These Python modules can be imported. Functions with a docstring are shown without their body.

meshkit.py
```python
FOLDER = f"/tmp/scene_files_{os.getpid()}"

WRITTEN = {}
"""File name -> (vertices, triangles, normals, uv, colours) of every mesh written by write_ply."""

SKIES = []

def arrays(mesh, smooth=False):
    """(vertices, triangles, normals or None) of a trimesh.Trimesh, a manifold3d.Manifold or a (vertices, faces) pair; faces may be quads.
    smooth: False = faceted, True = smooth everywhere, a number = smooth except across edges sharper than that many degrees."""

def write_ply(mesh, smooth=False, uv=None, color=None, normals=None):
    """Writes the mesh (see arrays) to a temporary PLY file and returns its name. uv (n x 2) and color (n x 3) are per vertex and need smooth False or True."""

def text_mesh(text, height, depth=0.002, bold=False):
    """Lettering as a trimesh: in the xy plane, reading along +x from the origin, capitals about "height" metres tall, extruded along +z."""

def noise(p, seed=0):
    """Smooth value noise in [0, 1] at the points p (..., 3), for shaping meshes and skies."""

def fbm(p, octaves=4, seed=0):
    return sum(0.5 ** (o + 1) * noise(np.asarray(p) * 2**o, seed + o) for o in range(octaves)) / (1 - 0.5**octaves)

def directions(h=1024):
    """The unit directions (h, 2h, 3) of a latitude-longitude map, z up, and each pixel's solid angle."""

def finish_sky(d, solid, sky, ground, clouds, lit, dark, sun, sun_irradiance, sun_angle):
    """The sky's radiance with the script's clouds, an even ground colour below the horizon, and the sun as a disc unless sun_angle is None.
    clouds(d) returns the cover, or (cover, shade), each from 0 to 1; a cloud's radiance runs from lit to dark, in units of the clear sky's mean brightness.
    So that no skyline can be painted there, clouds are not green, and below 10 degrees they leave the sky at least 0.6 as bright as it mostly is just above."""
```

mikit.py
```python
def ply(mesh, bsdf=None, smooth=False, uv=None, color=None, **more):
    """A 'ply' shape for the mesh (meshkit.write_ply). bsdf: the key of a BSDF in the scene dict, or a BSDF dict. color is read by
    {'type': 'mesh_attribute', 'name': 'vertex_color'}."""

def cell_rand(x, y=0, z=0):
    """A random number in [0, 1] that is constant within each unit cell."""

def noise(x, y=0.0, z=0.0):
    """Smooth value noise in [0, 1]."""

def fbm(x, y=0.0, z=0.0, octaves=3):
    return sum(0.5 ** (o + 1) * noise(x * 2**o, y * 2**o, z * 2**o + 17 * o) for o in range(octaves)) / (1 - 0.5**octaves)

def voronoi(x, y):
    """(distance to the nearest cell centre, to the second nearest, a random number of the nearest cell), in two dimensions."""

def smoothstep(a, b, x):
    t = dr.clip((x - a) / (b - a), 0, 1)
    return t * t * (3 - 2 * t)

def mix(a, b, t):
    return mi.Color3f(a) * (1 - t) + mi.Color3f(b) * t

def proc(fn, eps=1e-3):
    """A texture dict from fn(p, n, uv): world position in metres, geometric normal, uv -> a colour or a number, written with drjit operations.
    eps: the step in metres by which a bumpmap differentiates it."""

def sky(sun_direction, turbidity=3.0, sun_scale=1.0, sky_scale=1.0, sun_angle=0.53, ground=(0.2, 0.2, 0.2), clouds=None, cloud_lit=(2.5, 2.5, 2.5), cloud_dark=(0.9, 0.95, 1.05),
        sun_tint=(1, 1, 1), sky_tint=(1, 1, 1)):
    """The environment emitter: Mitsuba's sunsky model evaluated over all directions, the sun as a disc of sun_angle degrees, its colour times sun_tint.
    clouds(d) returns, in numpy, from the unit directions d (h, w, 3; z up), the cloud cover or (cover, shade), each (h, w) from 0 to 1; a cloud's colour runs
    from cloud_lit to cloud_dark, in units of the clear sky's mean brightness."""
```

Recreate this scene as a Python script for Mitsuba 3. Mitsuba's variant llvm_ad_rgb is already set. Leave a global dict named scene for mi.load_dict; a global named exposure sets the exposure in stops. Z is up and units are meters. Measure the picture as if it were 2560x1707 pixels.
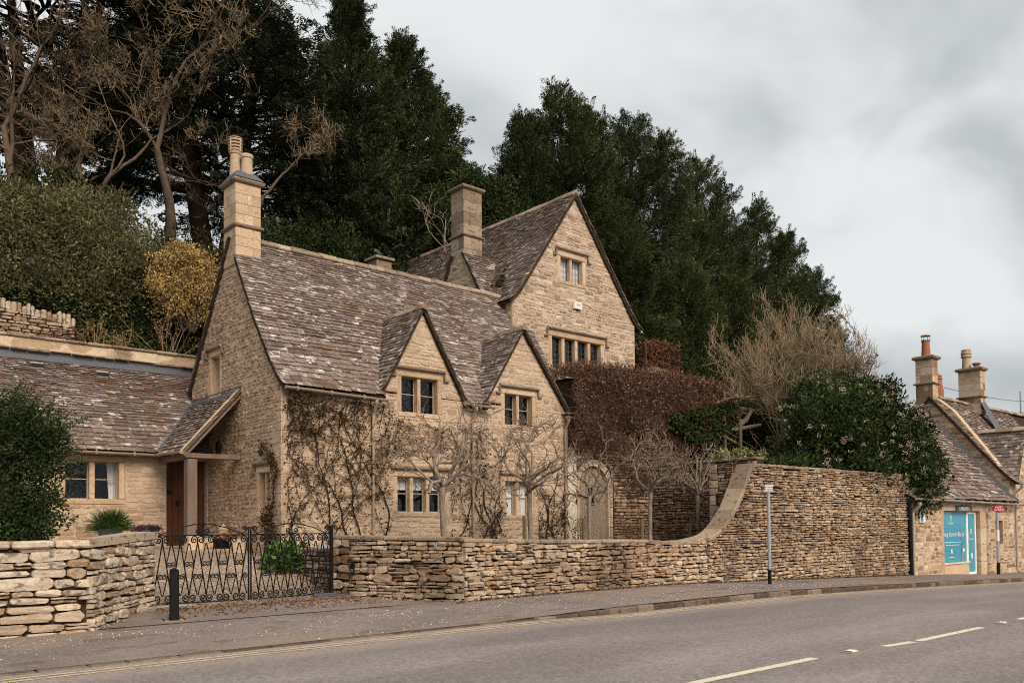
import math, numpy as np, trimesh, shapely, mitsuba as mi, drjit as drj, mikit, meshkit
from shapely.geometry import Polygon, box as sbox, LineString, Point
from shapely import affinity
from mikit import noise, fbm, smoothstep, mix, proc, cell_rand
T = mi.ScalarTransform4f
scene, labels, count = {}, {}, {}
# ---------------------------------------------------------------- camera, light, exposure
EYE = np.array([0, 0, 1.5])
yaw, pitch, roll = 0.720612, 0.028025, -0.009524
fw = np.array([math.sin(yaw) * math.cos(pitch), math.cos(yaw) * math.cos(pitch), math.sin(pitch)])
rt = np.array([math.cos(yaw), -math.sin(yaw), 0])
up = np.cross(rt, fw)
up2 = np.cross(rt * math.cos(roll) + up * math.sin(roll), fw)
scene['camera'] = {'type': 'perspective', 'fov': math.degrees(2 * math.atan(1280 / 2160.2)), 'fov_axis': 'x', 'near_clip': 0.1, 'far_clip': 3000.0,
                   'principal_point_offset_x': 0.0, 'principal_point_offset_y': -0.2356,
                   'to_world': T().look_at(origin=EYE.tolist(), target=(EYE + fw).tolist(), up=up2.tolist())}
def overcast(d):
    z = np.maximum(d[..., 2], 0.02)
    q = np.stack([d[..., 0] / (z + .22), d[..., 1] / (z + .22), z * 0], -1)
    w = np.stack([meshkit.fbm(q * 1.1 + 7.3, 4, 21), meshkit.fbm(q * 1.1 + 31.7, 4, 22), z * 0], -1) - [.5, .5, 0]
    f = q * np.array([1.15, 1.5, 1]) + w * 1.3
    s = 0.62 * meshkit.fbm(f * 1.05 + 3.7, 6, 3) + 0.38 * meshkit.fbm(f * 2.6 + 9.1, 5, 8)
    s = np.clip((s - .37) / .25, 0, 1)
    return np.ones(z.shape), s * s * (3 - 2 * s)
scene['sky'] = mikit.sky((-0.12, -0.76, 0.62), turbidity=3, sun_scale=0.30, sun_angle=34, clouds=overcast, cloud_lit=(1.10, 1.14, 1.15), cloud_dark=(.66, .705, .73), sun_tint=(1.0, 1.025, 1.14))
exposure = 3.09
# ---------------------------------------------------------------- helpers
V3 = lambda *a: np.array(a, float)
unit = lambda a: np.asarray(a, float) / (np.linalg.norm(a) + 1e-12)
R = np.random.default_rng
def key(name, parent=None):
    k = (parent + '__' if parent else '') + name
    n = count.get(k, -1) + 1
    count[k] = n
    return k if n == 0 else f'{k}_{n:03d}'
def thing(name, label, cat, group=None):
    k = key(name)
    labels[k] = {'label': label, 'category': cat}
    if group: labels[k]['group'] = group
    return k
class MB:
    def __init__(s): s.v, s.f, s.c, s.n = [], [], [], 0
    def add(s, v, f, c=(.5, .5)):
        v, f = np.asarray(v, float), np.asarray(f, int)
        if f.shape[1] == 4: f = np.vstack([f[:, [0, 1, 2]], f[:, [0, 2, 3]]])
        c = np.asarray(c, float)
        s.v.append(v); s.f.append(f + s.n); s.c.append(np.tile(c, (len(v), 1)) if c.ndim == 1 else c); s.n += len(v)
        return s
    def put(s, k, bsdf, smooth=False, kind=None, label=None):
        if not s.n: return k
        c = np.vstack(s.c)
        uv, col = (c, None) if c.shape[1] == 2 else (None, c)
        scene[k] = mikit.ply((np.vstack(s.v), np.vstack(s.f)), bsdf, smooth=smooth, uv=uv, color=col)
        if kind or label: labels.setdefault(k, {}).update({a: b for a, b in (('kind', kind), ('label', label)) if b})
        return k
class Frame:
    def __init__(s, O, u, v=(0, 0, 1)):
        s.O, s.u, s.v = np.array(O, float), unit(u), unit(v); s.n = unit(np.cross(s.u, s.v))
    def at(s, p):
        p = np.asarray(p, float)
        return s.O + p[..., :1] * s.u + p[..., 1:2] * s.v + (p[..., 2:3] * s.n if p.shape[-1] > 2 else 0)
BOXF = np.array([[0, 2, 3, 1], [4, 5, 7, 6], [0, 1, 5, 4], [2, 6, 7, 3], [0, 4, 6, 2], [1, 3, 7, 5]])
def boxv(a, b): return np.array([[x, y, z] for x in (a[0], b[0]) for y in (a[1], b[1]) for z in (a[2], b[2])], float)
def bevel_box(a, b, e=.008):
    "box with chamfered edges, as hull-like 24 vertices"
    a, b = np.minimum(a, b).astype(float), np.maximum(a, b).astype(float)
    e = min(e, *(.3 * (b - a)))
    m, h = (a + b) / 2, (b - a) / 2
    pts = []
    for s in np.ndindex(2, 2, 2):
        s = np.array(s) * 2 - 1
        for k in range(3):
            d = h - e; d[k] = h[k]
            pts.append(m + s * d)
    hull = trimesh.convex.convex_hull(np.array(pts))
    return np.array(hull.vertices), np.array(hull.faces)
_BB = {}
def fbox(mb, fr, a0, a1, b0, b1, n0, n1, c=(.5, .5), e=.008):
    "chamfered box in a frame"
    k = 'u'
    if k not in _BB:
        v, f = bevel_box([-1, -1, -1], [1, 1, 1], .2); _BB[k] = (np.sign(v) * (np.abs(v) > .9), np.sign(v) * (np.abs(v) <= .9), f)
    full, edge, f = _BB[k]
    h = np.array([a1 - a0, b1 - b0, n1 - n0]) / 2
    m = np.array([a1 + a0, b1 + b0, n1 + n0]) / 2
    ee = min(e, .3 * np.abs(h).min())
    v = m + full * h + edge * (np.abs(h) - ee) * np.sign(h)
    mb.add(fr.at(v), f, c)
    return mb
WORLD = Frame((0, 0, 0), (1, 0, 0), (0, 1, 0))
def tube(mb, P, r, sides=6, c=(.5, .5), caps=True):
    P = np.asarray(P, float)
    r = np.broadcast_to(r, (len(P),))
    t = np.gradient(P, axis=0); t /= np.linalg.norm(t, axis=1, keepdims=True) + 1e-12
    a = np.cross(t[0], [0, 0, 1.0] if abs(t[0][2]) < .9 else [1.0, 0, 0]); a = unit(a)
    A = []
    for k in range(len(P)):
        a = unit(a - t[k] * (a @ t[k])); A.append(a)
    A = np.array(A); B = np.cross(t, A)
    ang = np.arange(sides) * 2 * np.pi / sides
    v = P[:, None] + r[:, None, None] * (np.cos(ang)[None, :, None] * A[:, None] + np.sin(ang)[None, :, None] * B[:, None])
    i, j = np.meshgrid(np.arange(len(P) - 1), np.arange(sides), indexing='ij')
    q = np.stack([i * sides + j, i * sides + (j + 1) % sides, (i + 1) * sides + (j + 1) % sides, (i + 1) * sides + j], -1).reshape(-1, 4)
    f = np.vstack([q[:, [0, 1, 2]], q[:, [0, 2, 3]]])
    if caps:
        k = np.arange(1, sides - 1); o = (len(P) - 1) * sides
        f = np.vstack([f, np.stack([k * 0, k + 1, k], 1), np.stack([k * 0 + o, k + o, k + 1 + o], 1)])
    return mb.add(v.reshape(-1, 3), f, c)
def lathe(mb, prof, at, sides=20, c=(.5, .5)):
    prof = np.asarray(prof, float); ang = np.arange(sides) * 2 * np.pi / sides
    v = np.stack([prof[:, :1] * np.cos(ang), prof[:, :1] * np.sin(ang), np.repeat(prof[:, 1:], sides, 1)], -1).reshape(-1, 3) + np.asarray(at)
    i, j = np.meshgrid(np.arange(len(prof) - 1), np.arange(sides), indexing='ij')
    return mb.add(v, np.stack([i * sides + j, i * sides + (j + 1) % sides, (i + 1) * sides + (j + 1) % sides, (i + 1) * sides + j], -1).reshape(-1, 4), c)
def segs(mb, P0, P1, r0, r1, sides=3, c=(.5, .5)):
    "many tapered sticks at once; c one row or one row per stick"
    P0, P1 = np.asarray(P0, float), np.asarray(P1, float)
    n = len(P0)
    if not n: return mb
    t = P1 - P0; t /= np.linalg.norm(t, axis=1, keepdims=True) + 1e-12
    a = np.cross(t, np.where(np.abs(t[:, 2:]) < .9, [0, 0, 1.0], [1.0, 0, 0])); a /= np.linalg.norm(a, axis=1, keepdims=True)
    b = np.cross(t, a); ang = np.arange(sides) * 2 * np.pi / sides
    ring = np.cos(ang)[None, :, None] * a[:, None] + np.sin(ang)[None, :, None] * b[:, None]
    r0, r1 = np.broadcast_to(r0, (n,))[:, None, None], np.broadcast_to(r1, (n,))[:, None, None]
    v = np.concatenate([P0[:, None] + r0 * ring, P1[:, None] + r1 * ring], 1).reshape(-1, 3)
    j = np.arange(sides); q = np.stack([j, (j + 1) % sides, (j + 1) % sides + sides, j + sides], 1)
    f = (q[None] + (np.arange(n) * 2 * sides)[:, None, None]).reshape(-1, 4)
    c = np.asarray(c, float)
    return mb.add(v, f, c if c.ndim == 1 else np.repeat(c, 2 * sides, 0))
def kites(mb, P, D, L, W, rng, c, fold=.25, drop=0.0):
    "many leaf blades: P base, D direction, L length, W width; two triangles folded along the middle"
    P, D = np.asarray(P, float), np.asarray(D, float)
    n = len(P)
    D = D / (np.linalg.norm(D, axis=1, keepdims=True) + 1e-9)
    S = np.cross(D, rng.normal(size=(n, 3))); S /= np.linalg.norm(S, axis=1, keepdims=True) + 1e-9
    N = np.cross(D, S)
    L, W = np.broadcast_to(L, (n,))[:, None], np.broadcast_to(W, (n,))[:, None]
    mid = P + D * L * .45
    v = np.stack([P, mid + S * W / 2 + N * W * fold, P + D * L - np.array([0, 0, 1]) * L * drop, mid - S * W / 2 + N * W * fold], 1).reshape(-1, 3)
    f = (np.array([[0, 1, 2], [0, 2, 3]])[None] + (np.arange(n) * 4)[:, None, None]).reshape(-1, 3)
    c = np.asarray(c, float)
    return mb.add(v, f, c if c.ndim == 1 else np.repeat(c, 4, 0))
def tint(rng, n, a, b, j=.15):
    t = rng.random((n, 1)); c = np.array(a) * (1 - t) + np.array(b) * t
    return c * (1 + j * rng.normal(size=(n, 1))).clip(.5, 1.6)
def sphere_dirs(rng, n):
    d = rng.normal(size=(n, 3)); return d / np.linalg.norm(d, axis=1, keepdims=True)
def extrude(mb, poly, fr, n0, n1, c=(.5, .5)):
    for g in getattr(poly, 'geoms', [poly]):
        if g.is_empty or g.area < 1e-5: continue
        m = trimesh.creation.extrude_polygon(g, n1 - n0, engine='earcut')
        mb.add(fr.at(np.array(m.vertices) + [0, 0, n0]), m.faces, c)
    return mb
def depth_px(p):
    "image position (2560 wide) and pixels per metre, only for choosing which pieces are big enough to be entries"
    d = p - EYE; z = d @ fw
    return np.array([d @ rt, d @ np.cross(rt, fw)]) / z, 2160 / z
def inframe(p):
    m = p[0].mean(0); xy, s = depth_px(m)
    return abs(xy[0]) < .68 and (m - EYE) @ fw > 2
def emit(pieces, parent, name, field, bsdf, limit=300, smooth=False):
    "pieces (V, F, seed): the largest in view become parts, the rest one part"
    def size(p):
        m = p[0].mean(0); xy, s = depth_px(m)
        if abs(xy[0]) > .61 or (m - EYE) @ fw < 0: return 0
        return s * s * np.linalg.norm(np.ptp(p[0], 0))
    pieces = [p for p in pieces if inframe(p)]
    order = sorted(range(len(pieces)), key=lambda i: -size(pieces[i]))
    rest = MB()
    for r, i in enumerate(order):
        v, f, c = pieces[i]
        if r < limit and size(pieces[i]) > 0: MB().add(v, f, c).put(key(name, parent), bsdf, smooth)
        else: rest.add(v, f, c)
    if rest.n: rest.put(key(field, parent), bsdf, smooth, kind='stuff')
# ---------------------------------------------------------------- materials
def two(b): return {'type': 'twosided', 'b': b}
def diffuse(fn): return two({'type': 'diffuse', 'reflectance': proc(fn)})
def rough(fn, a=.5, spec=.25): return two({'type': 'principled', 'base_color': proc(fn), 'roughness': a, 'specular': spec})
def plain(c, a=.5, spec=.3, metallic=0.0): return two({'type': 'principled', 'base_color': {'type': 'rgb', 'value': list(c)}, 'roughness': a, 'specular': spec, 'metallic': metallic})
def pick(a, cols):
    c = mi.Color3f(cols[0][1])
    for t, q in cols[1:]: c = mix(c, q, smoothstep(t - .06, t + .06, a))
    return c
def stone_fn(cols, spot=(.06, .05, .04), spots=.35, orange=0.0, grain=26.0, stain=0.0):
    def fn(p, n, uv):
        c = pick(uv.x, cols)
        big = fbm(p.x * 2.1, p.y * 2.1, p.z * 2.6, 2)
        g = fbm(p.x * grain, p.y * grain, p.z * grain * 1.4, 3)
        c = c * (.58 + .34 * big + .5 * g)
        m = fbm(p.x * 9 + 31, p.y * 9, p.z * 9 + uv.y * 7, 3)
        c = mix(c, spot, smoothstep(.56, .74, m) * spots)
        if orange: c = mix(c, (.42, .20, .055), smoothstep(.60, .72, fbm(p.x * 7 - 13, p.y * 7, p.z * 7 + uv.y * 11, 2)) * orange)
        if stain: c = c * (1 - stain * smoothstep(.5, .72, fbm(p.x * .8 + 5, p.y * .8, p.z * .25, 3)))
        return c
    return fn
def mat(k, b): scene[k] = b
# warm cottage limestone; pieces carry (tone, seed) in uv
mat('m_cottage_stone', diffuse(stone_fn([(0, (.27, .18, .115)), (.2, (.40, .285, .195)), (.5, (.51, .39, .285)), (.85, (.60, .49, .385))], spots=.34)))
mat('m_mortar', diffuse(lambda p, n, uv: mi.Color3f(.56, .44, .33) * (.62 + .25 * fbm(p.x * 3, p.y * 3, p.z * 3, 2) + .4 * fbm(p.x * 30, p.y * 30, p.z * 30, 2))))
mat('m_tall_stone', diffuse(stone_fn([(0, (.34, .25, .185)), (.25, (.46, .36, .28)), (.6, (.53, .43, .345)), (.9, (.60, .51, .425))], spots=.25)))
mat('m_dry_stone', diffuse(stone_fn([(0, (.21, .145, .10)), (.25, (.36, .265, .19)), (.55, (.48, .375, .275)), (.8, (.60, .51, .41)), (.95, (.38, .25, .14))], spots=.8, orange=.45, grain=18, stain=.4)))
mat('m_dry_stone_pale', diffuse(stone_fn([(0, (.33, .24, .165)), (.3, (.45, .365, .28)), (.6, (.52, .45, .365)), (.85, (.58, .48, .36))], spots=.7, orange=.32, grain=20)))
mat('m_ashlar', diffuse(stone_fn([(0, (.49, .355, .24)), (.5, (.57, .43, .30)), (.9, (.62, .50, .375))], spots=.25, grain=34)))
mat('m_arch', diffuse(stone_fn([(0, (.40, .32, .245)), (.9, (.50, .41, .325))], spots=.4)))
mat('m_weathered', diffuse(stone_fn([(0, (.24, .19, .145)), (.5, (.34, .275, .21)), (.9, (.42, .35, .28))], spots=.6, orange=.3)))
mat('m_gap', diffuse(lambda p, n, uv: mi.Color3f(.055, .04, .028) * (.6 + .8 * noise(p.x * 12, p.y * 12, p.z * 12))))
def slate_fn(p, n, uv):
    c = pick(uv.x, [(0, (.13, .10, .088)), (.3, (.18, .142, .126)), (.55, (.215, .171, .153)), (.8, (.25, .202, .182)), (.94, (.34, .295, .27))])
    c = c * (.62 + .76 * fbm(p.x * 10, p.y * 10, p.z * 10 + uv.y * 3, 3))
    l = fbm(p.x * 8 + uv.y * 5, p.y * 8, p.z * 8, 3)
    c = mix(c, (.55, .50, .45), smoothstep(.66 - .14 * uv.y, .76 - .14 * uv.y, l) * smoothstep(.25, .95, uv.y))
    return mix(c, (.15, .085, .05), smoothstep(.56, .75, fbm(p.x * 2 + 40, p.y * 2, p.z * 2, 3)) * .55)
mat('m_slate', diffuse(slate_fn))
mat('m_wood_grey', diffuse(lambda p, n, uv: mix((.13, .095, .075), (.24, .185, .155), fbm(p.x * 14 + p.y * 3, p.y * 14, p.z * 1.6 + uv.y * 5, 3))))
mat('m_wood_door', rough(lambda p, n, uv: mix((.055, .018, .008), (.115, .04, .017), fbm(p.x * 40, p.y * 6, p.z * 2 + uv.y * 5, 3)), .4, .3))
mat('m_paint_door', rough(lambda p, n, uv: mix((.25, .205, .155), (.31, .255, .195), fbm(p.x * 22, p.y * 5, p.z * 1.5, 2)), .55, .2))
mat('m_post_wood', diffuse(lambda p, n, uv: mix((.12, .085, .05), (.22, .17, .10), fbm(p.x * 25, p.y * 25, p.z * 2, 3))))
mat('m_iron', plain((.006, .006, .007), .55, .2))
mat('m_black', plain((.004, .004, .004), .8, .1))
mat('m_unlit_room', two({'type': 'diffuse', 'reflectance': {'type': 'rgb', 'value': [.012, .010, .009]}}))  # near-black stands in for the darkness of unlit rooms
mat('m_cloth', two({'type': 'diffuse', 'reflectance': {'type': 'rgb', 'value': [.62, .62, .62]}}))
mat('m_pane_reflection', two({'type': 'diffuse', 'reflectance': {'type': 'rgb', 'value': [.58, .59, .62]}}))  # pale grey stands in for sky reflected in the panes
mat('m_glass', {'type': 'thindielectric', 'int_ior': 1.2})
mat('m_lead', plain((.085, .095, .11), .55, .4))
mat('m_lead_came', plain((.10, .105, .11), .6, .3))
mat('m_gutter', rough(lambda p, n, uv: mix((.30, .23, .165), (.40, .32, .24), fbm(p.x * 5, p.y * 5, p.z * 5, 3)), .5, .25))
mat('m_gutter_pale', plain((.40, .35, .29), .5, .25))
mat('m_plaster', diffuse(lambda p, n, uv: mix(mi.Color3f(.50, .37, .245), (.66, .55, .40), smoothstep(.52, .56, fbm(p.x * 1.7, p.y * 2, p.z * 2.6, 4))) * (.7 + .4 * fbm(p.x * 9, p.y * 9, p.z * 9, 3)) * (1 - .5 * smoothstep(.62, .75, noise(p.x * 1.3, p.z * .5)))))
mat('m_render_white', diffuse(stone_fn([(0, (.56, .50, .42)), (.9, (.66, .60, .52))], spots=.12, grain=20)))
mat('m_terracotta', rough(lambda p, n, uv: mix((.43, .31, .21), (.54, .41, .30), fbm(p.x * 8, p.y * 8, p.z * 8, 3)), .7, .15))
mat('m_terracotta_red', rough(lambda p, n, uv: mix((.30, .115, .06), (.38, .17, .10), fbm(p.x * 8, p.y * 8, p.z * 8, 3)), .7, .15))
mat('m_steel', plain((.22, .22, .23), .35, .5, .6))
mat('m_galvanised', plain((.33, .36, .40), .5, .4, .2))
mat('m_louvre', plain((.42, .38, .36), .6, .2))
mat('m_white', plain((.72, .72, .70), .5, .3))
mat('m_teal', plain((.055, .29, .41), .12, .5))
mat('m_teal_pale', plain((.25, .50, .48), .5, .3))
mat('m_red', plain((.38, .012, .02), .4, .4))
mat('m_sign_slate', plain((.075, .08, .075), .6, .3))
mat('m_blue', plain((.05, .19, .34), .5, .3))
mat('m_pot', plain((.075, .09, .12), .5, .3))
mat('m_leaf', two({'type': 'diffuse', 'reflectance': {'type': 'mesh_attribute', 'name': 'vertex_color'}}))
mat('m_thin_leaf', {'type': 'principledthin', 'base_color': {'type': 'mesh_attribute', 'name': 'vertex_color'}, 'roughness': .55, 'diff_trans': .5, 'spec_trans': 0.0, 'eta': 1.3})
def bark_fn(a, b): return lambda p, n, uv: mix(a, b, fbm(p.x * 18, p.y * 18, p.z * 6, 3)) * (.75 + .5 * noise(p.x * 60, p.y * 60, p.z * 60))
mat('m_bark', diffuse(bark_fn((.075, .055, .04), (.17, .13, .095))))
mat('m_bark_pale', diffuse(bark_fn((.15, .118, .092), (.34, .28, .23))))
mat('m_twig', diffuse(bark_fn((.13, .09, .065), (.24, .18, .14))))
mat('m_bark_dark', diffuse(bark_fn((.018, .013, .010), (.05, .036, .027))))
def road_fn(p, n, uv):
    c = mi.Color3f(.268, .236, .232) * (.82 + .22 * fbm(p.x * .5, p.y * 2.2, 0, 3)) * (.74 + .52 * noise(p.x * 34, p.y * 34)) * (1 + .07 * drj.sin(p.y * 3.3 + .6 * fbm(p.x * .2, p.y, 0, 2))) * (.85 + .3 * noise(p.x * 130, p.y * 130))
    c = c * (1 - .13 * smoothstep(.55, .7, fbm(p.x * .22 + 7, p.y * 1.1, 0, 2)))
    edge = smoothstep(9.1, 9.9, p.y + .5 * fbm(p.x * .6, p.y, 0, 2) - .25)
    return mix(c, mi.Color3f(.33, .265, .225) * (.6 + .8 * noise(p.x * 40, p.y * 40)), edge * .6)
mat('m_road', diffuse(road_fn))
def pave_fn(p, n, uv):
    c = mi.Color3f(.225, .188, .175) * (.66 + .68 * noise(p.x * 48, p.y * 48)) * (.8 + .4 * fbm(p.x * 1.2, p.y * 1.2, 0, 3))
    c = mix(c, mi.Color3f(.27, .215, .18) * (.7 + .6 * noise(p.x * 50, p.y * 50)), smoothstep(.48, .62, fbm(p.x * .35 + 3, p.y * .6, 0, 3)) * .8)
    c = mix(c, (.10, .055, .03), smoothstep(.62, .72, fbm(p.x * 1.7 + 31, p.y * 3.1, 0, 4)) * .35)
    return c
mat('m_pavement', diffuse(pave_fn))
mat('m_gravel', diffuse(lambda p, n, uv: mix((.22, .165, .12), (.50, .40, .31), mikit.voronoi(p.x * 26, p.y * 26)[2]) * (.55 + .6 * smoothstep(0, .5, mikit.voronoi(p.x * 26, p.y * 26)[1] - mikit.voronoi(p.x * 26, p.y * 26)[0]))))
mat('m_soil', diffuse(lambda p, n, uv: mix((.035, .024, .016), (.10, .07, .042), fbm(p.x * 3, p.y * 3, p.z * 3, 4))))
mat('m_bank', diffuse(lambda p, n, uv: mix((.018, .022, .010), (.06, .05, .025), fbm(p.x * 2, p.y * 2, p.z * 2, 4))))
mat('m_kerb', diffuse(stone_fn([(0, (.10, .075, .06)), (.5, (.17, .135, .11)), (.9, (.24, .19, .15))], spots=.6, orange=.15)))
mat('m_yellow', diffuse(lambda p, n, uv: mix(mi.Color3f(.60, .50, .34), (.28, .24, .21), smoothstep(.52, .82, fbm(p.x * 5, p.y * 22, 0, 3)) * .75) * (.8 + .4 * noise(p.x * 50, p.y * 50))))
mat('m_road_white', diffuse(lambda p, n, uv: mix(mi.Color3f(.66, .60, .47), (.20, .17, .15), smoothstep(.66, .85, fbm(p.x * 9, p.y * 25, 0, 3)) * .55)))
# ---------------------------------------------------------------- ground, road, pavement, drive, terrace, hill
def zg(x): return np.interp(x, [-100, 16.6, 21.3, 29.8, 36, 60, 150], [0, 0, -.11, -.35, -.55, -1.1, -2.2])
def raised(x): return np.interp(x, [-100, 9.2, 11.5, 33.5, 36, 200], [0, 0, 1, 1, .1, .1])
def zroad(x): return zg(x) - .005 - .055 * raised(x)
def zpave(x): return zg(x) + .012 + .04 * raised(x)
def hill(x, y):
    base = np.interp(y, [13, 24.9, 26, 29, 33, 38, 46, 150], [0, 5.6, 6.6, 7.6, 11.5, 13.2, 14.2, 15])
    east = np.interp(x, [30, 48, 70], [1, .42, .12])
    return base * east
def sheet(k, xs, ys, fz, bsdf, kind='structure', mask=None, smooth=True):
    X, Y = np.meshgrid(xs, ys, indexing='ij'); Z = fz(X, Y)
    n = len(ys); i, j = np.meshgrid(np.arange(len(xs) - 1), np.arange(n - 1), indexing='ij')
    q = np.stack([i * n + j, (i + 1) * n + j, (i + 1) * n + j + 1, i * n + j + 1], -1).reshape(-1, 4)
    v = np.stack([X, Y, Z], -1).reshape(-1, 3)
    if mask is not None: q = q[mask(v[q].mean(1))]
    MB().add(v, q).put(k, bsdf, smooth, kind=kind)
far = lambda a, b, n: np.unique(np.concatenate([np.linspace(a, b, n), [-900, -500, -250, -120, -60], [900, 500, 300, 200, 140]]))
sheet('ground', far(-40, 100, 57), far(-40, 13.8, 30), lambda x, y: zg(np.clip(x, -100, 150)) - .12 - .4 * (y < 0), 'm_soil', mask=lambda c: c[:, 1] < 14.6)
sheet('hill', np.unique(np.concatenate([np.linspace(-20, 100, 81), [-900, -400, -150, -60, 150, 300, 600, 900]])), np.unique(np.concatenate([np.linspace(24.6, 60, 60), [80, 120, 200, 400, 900]])), lambda x, y: hill(x, y) + .5 * meshkit.fbm(np.stack([x * .3, y * .3, x * 0], -1), 3) - .2, 'm_bank')
sheet('ground_001', np.array([-900, -300, -100, -40, -10, 3, 9, 20, 40, 60, 100, 300, 900.]), np.array([13.2, 14, 16, 20, 25, 26.]), lambda x, y: zg(np.clip(x, -100, 150)) - .03 + (y > 25.5) * .5, 'm_soil', mask=lambda c: (c[:, 1] > 13.2))
sheet('road', np.unique(np.concatenate([np.linspace(-20, 70, 91), [-300, -100, 150, 300]])), np.linspace(-1.5, 10.28, 24), lambda x, y: zroad(x) - .0012 * (y - 5) ** 2 * 0, 'm_road')
sheet('pavement', np.unique(np.concatenate([np.linspace(-20, 70, 91), [-300, -100, 150, 300]])), np.linspace(10.42, 13.9, 8), lambda x, y: zpave(x), 'm_pavement')
def zdrive(x, y):
    z = np.interp(y, [13.3, 14.5, 16, 17, 18.6, 21, 23.2], [.012, .03, .115, .22, .80, .98, 1.06])
    return z
sheet('gravel_drive', np.linspace(3.2, 9.3, 26), np.linspace(13.85, 23.1, 40), lambda x, y: zdrive(x, y) + .015 * (meshkit.noise(np.stack([x * 2, y * 2, x * 0], -1)) - .5), 'm_gravel', mask=lambda c: (c[:, 1] > 16.05))
sheet('pavement_001', np.linspace(3.4, 10.2, 28), np.linspace(13.86, 16.1, 12), lambda x, y: zdrive(x, y) + .004, 'm_pavement')
sheet('garden_soil', np.linspace(9.3, 23.2, 30), np.linspace(13.75, 18.6, 12), lambda x, y: .8 + .06 * meshkit.noise(np.stack([x, y, x * 0], -1)), 'm_soil', mask=lambda c: (c[:, 0] > 9.3 + 1.0 * (15.9 - c[:, 1]).clip(0) / 2.3) & ((c[:, 0] < 20.5) | (c[:, 1] > 14.7)))
sheet('terrace', np.linspace(20.55, 29.9, 24), np.linspace(13.75, 18.7, 14), lambda x, y: 3.1 + .12 * meshkit.noise(np.stack([x * .8, y * .8, x * 0], -1)) + .25 * (y > 16), 'm_soil', mask=lambda c: (c[:, 0] > 22.9) | (c[:, 1] < 14.9))
sheet('terrace_001', np.linspace(18.9, 60, 42), np.linspace(18.75, 24.9, 14), lambda x, y: np.interp(x, [24, 28, 34, 40], [6.0, 5.0, 4.0, 2.5]) + .1 * meshkit.noise(np.stack([x, y, x * 0], -1)) + .2 * (y > 22), 'm_bank', mask=lambda c: (c[:, 0] > 24.4) | (c[:, 1] < 20.6))
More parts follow.
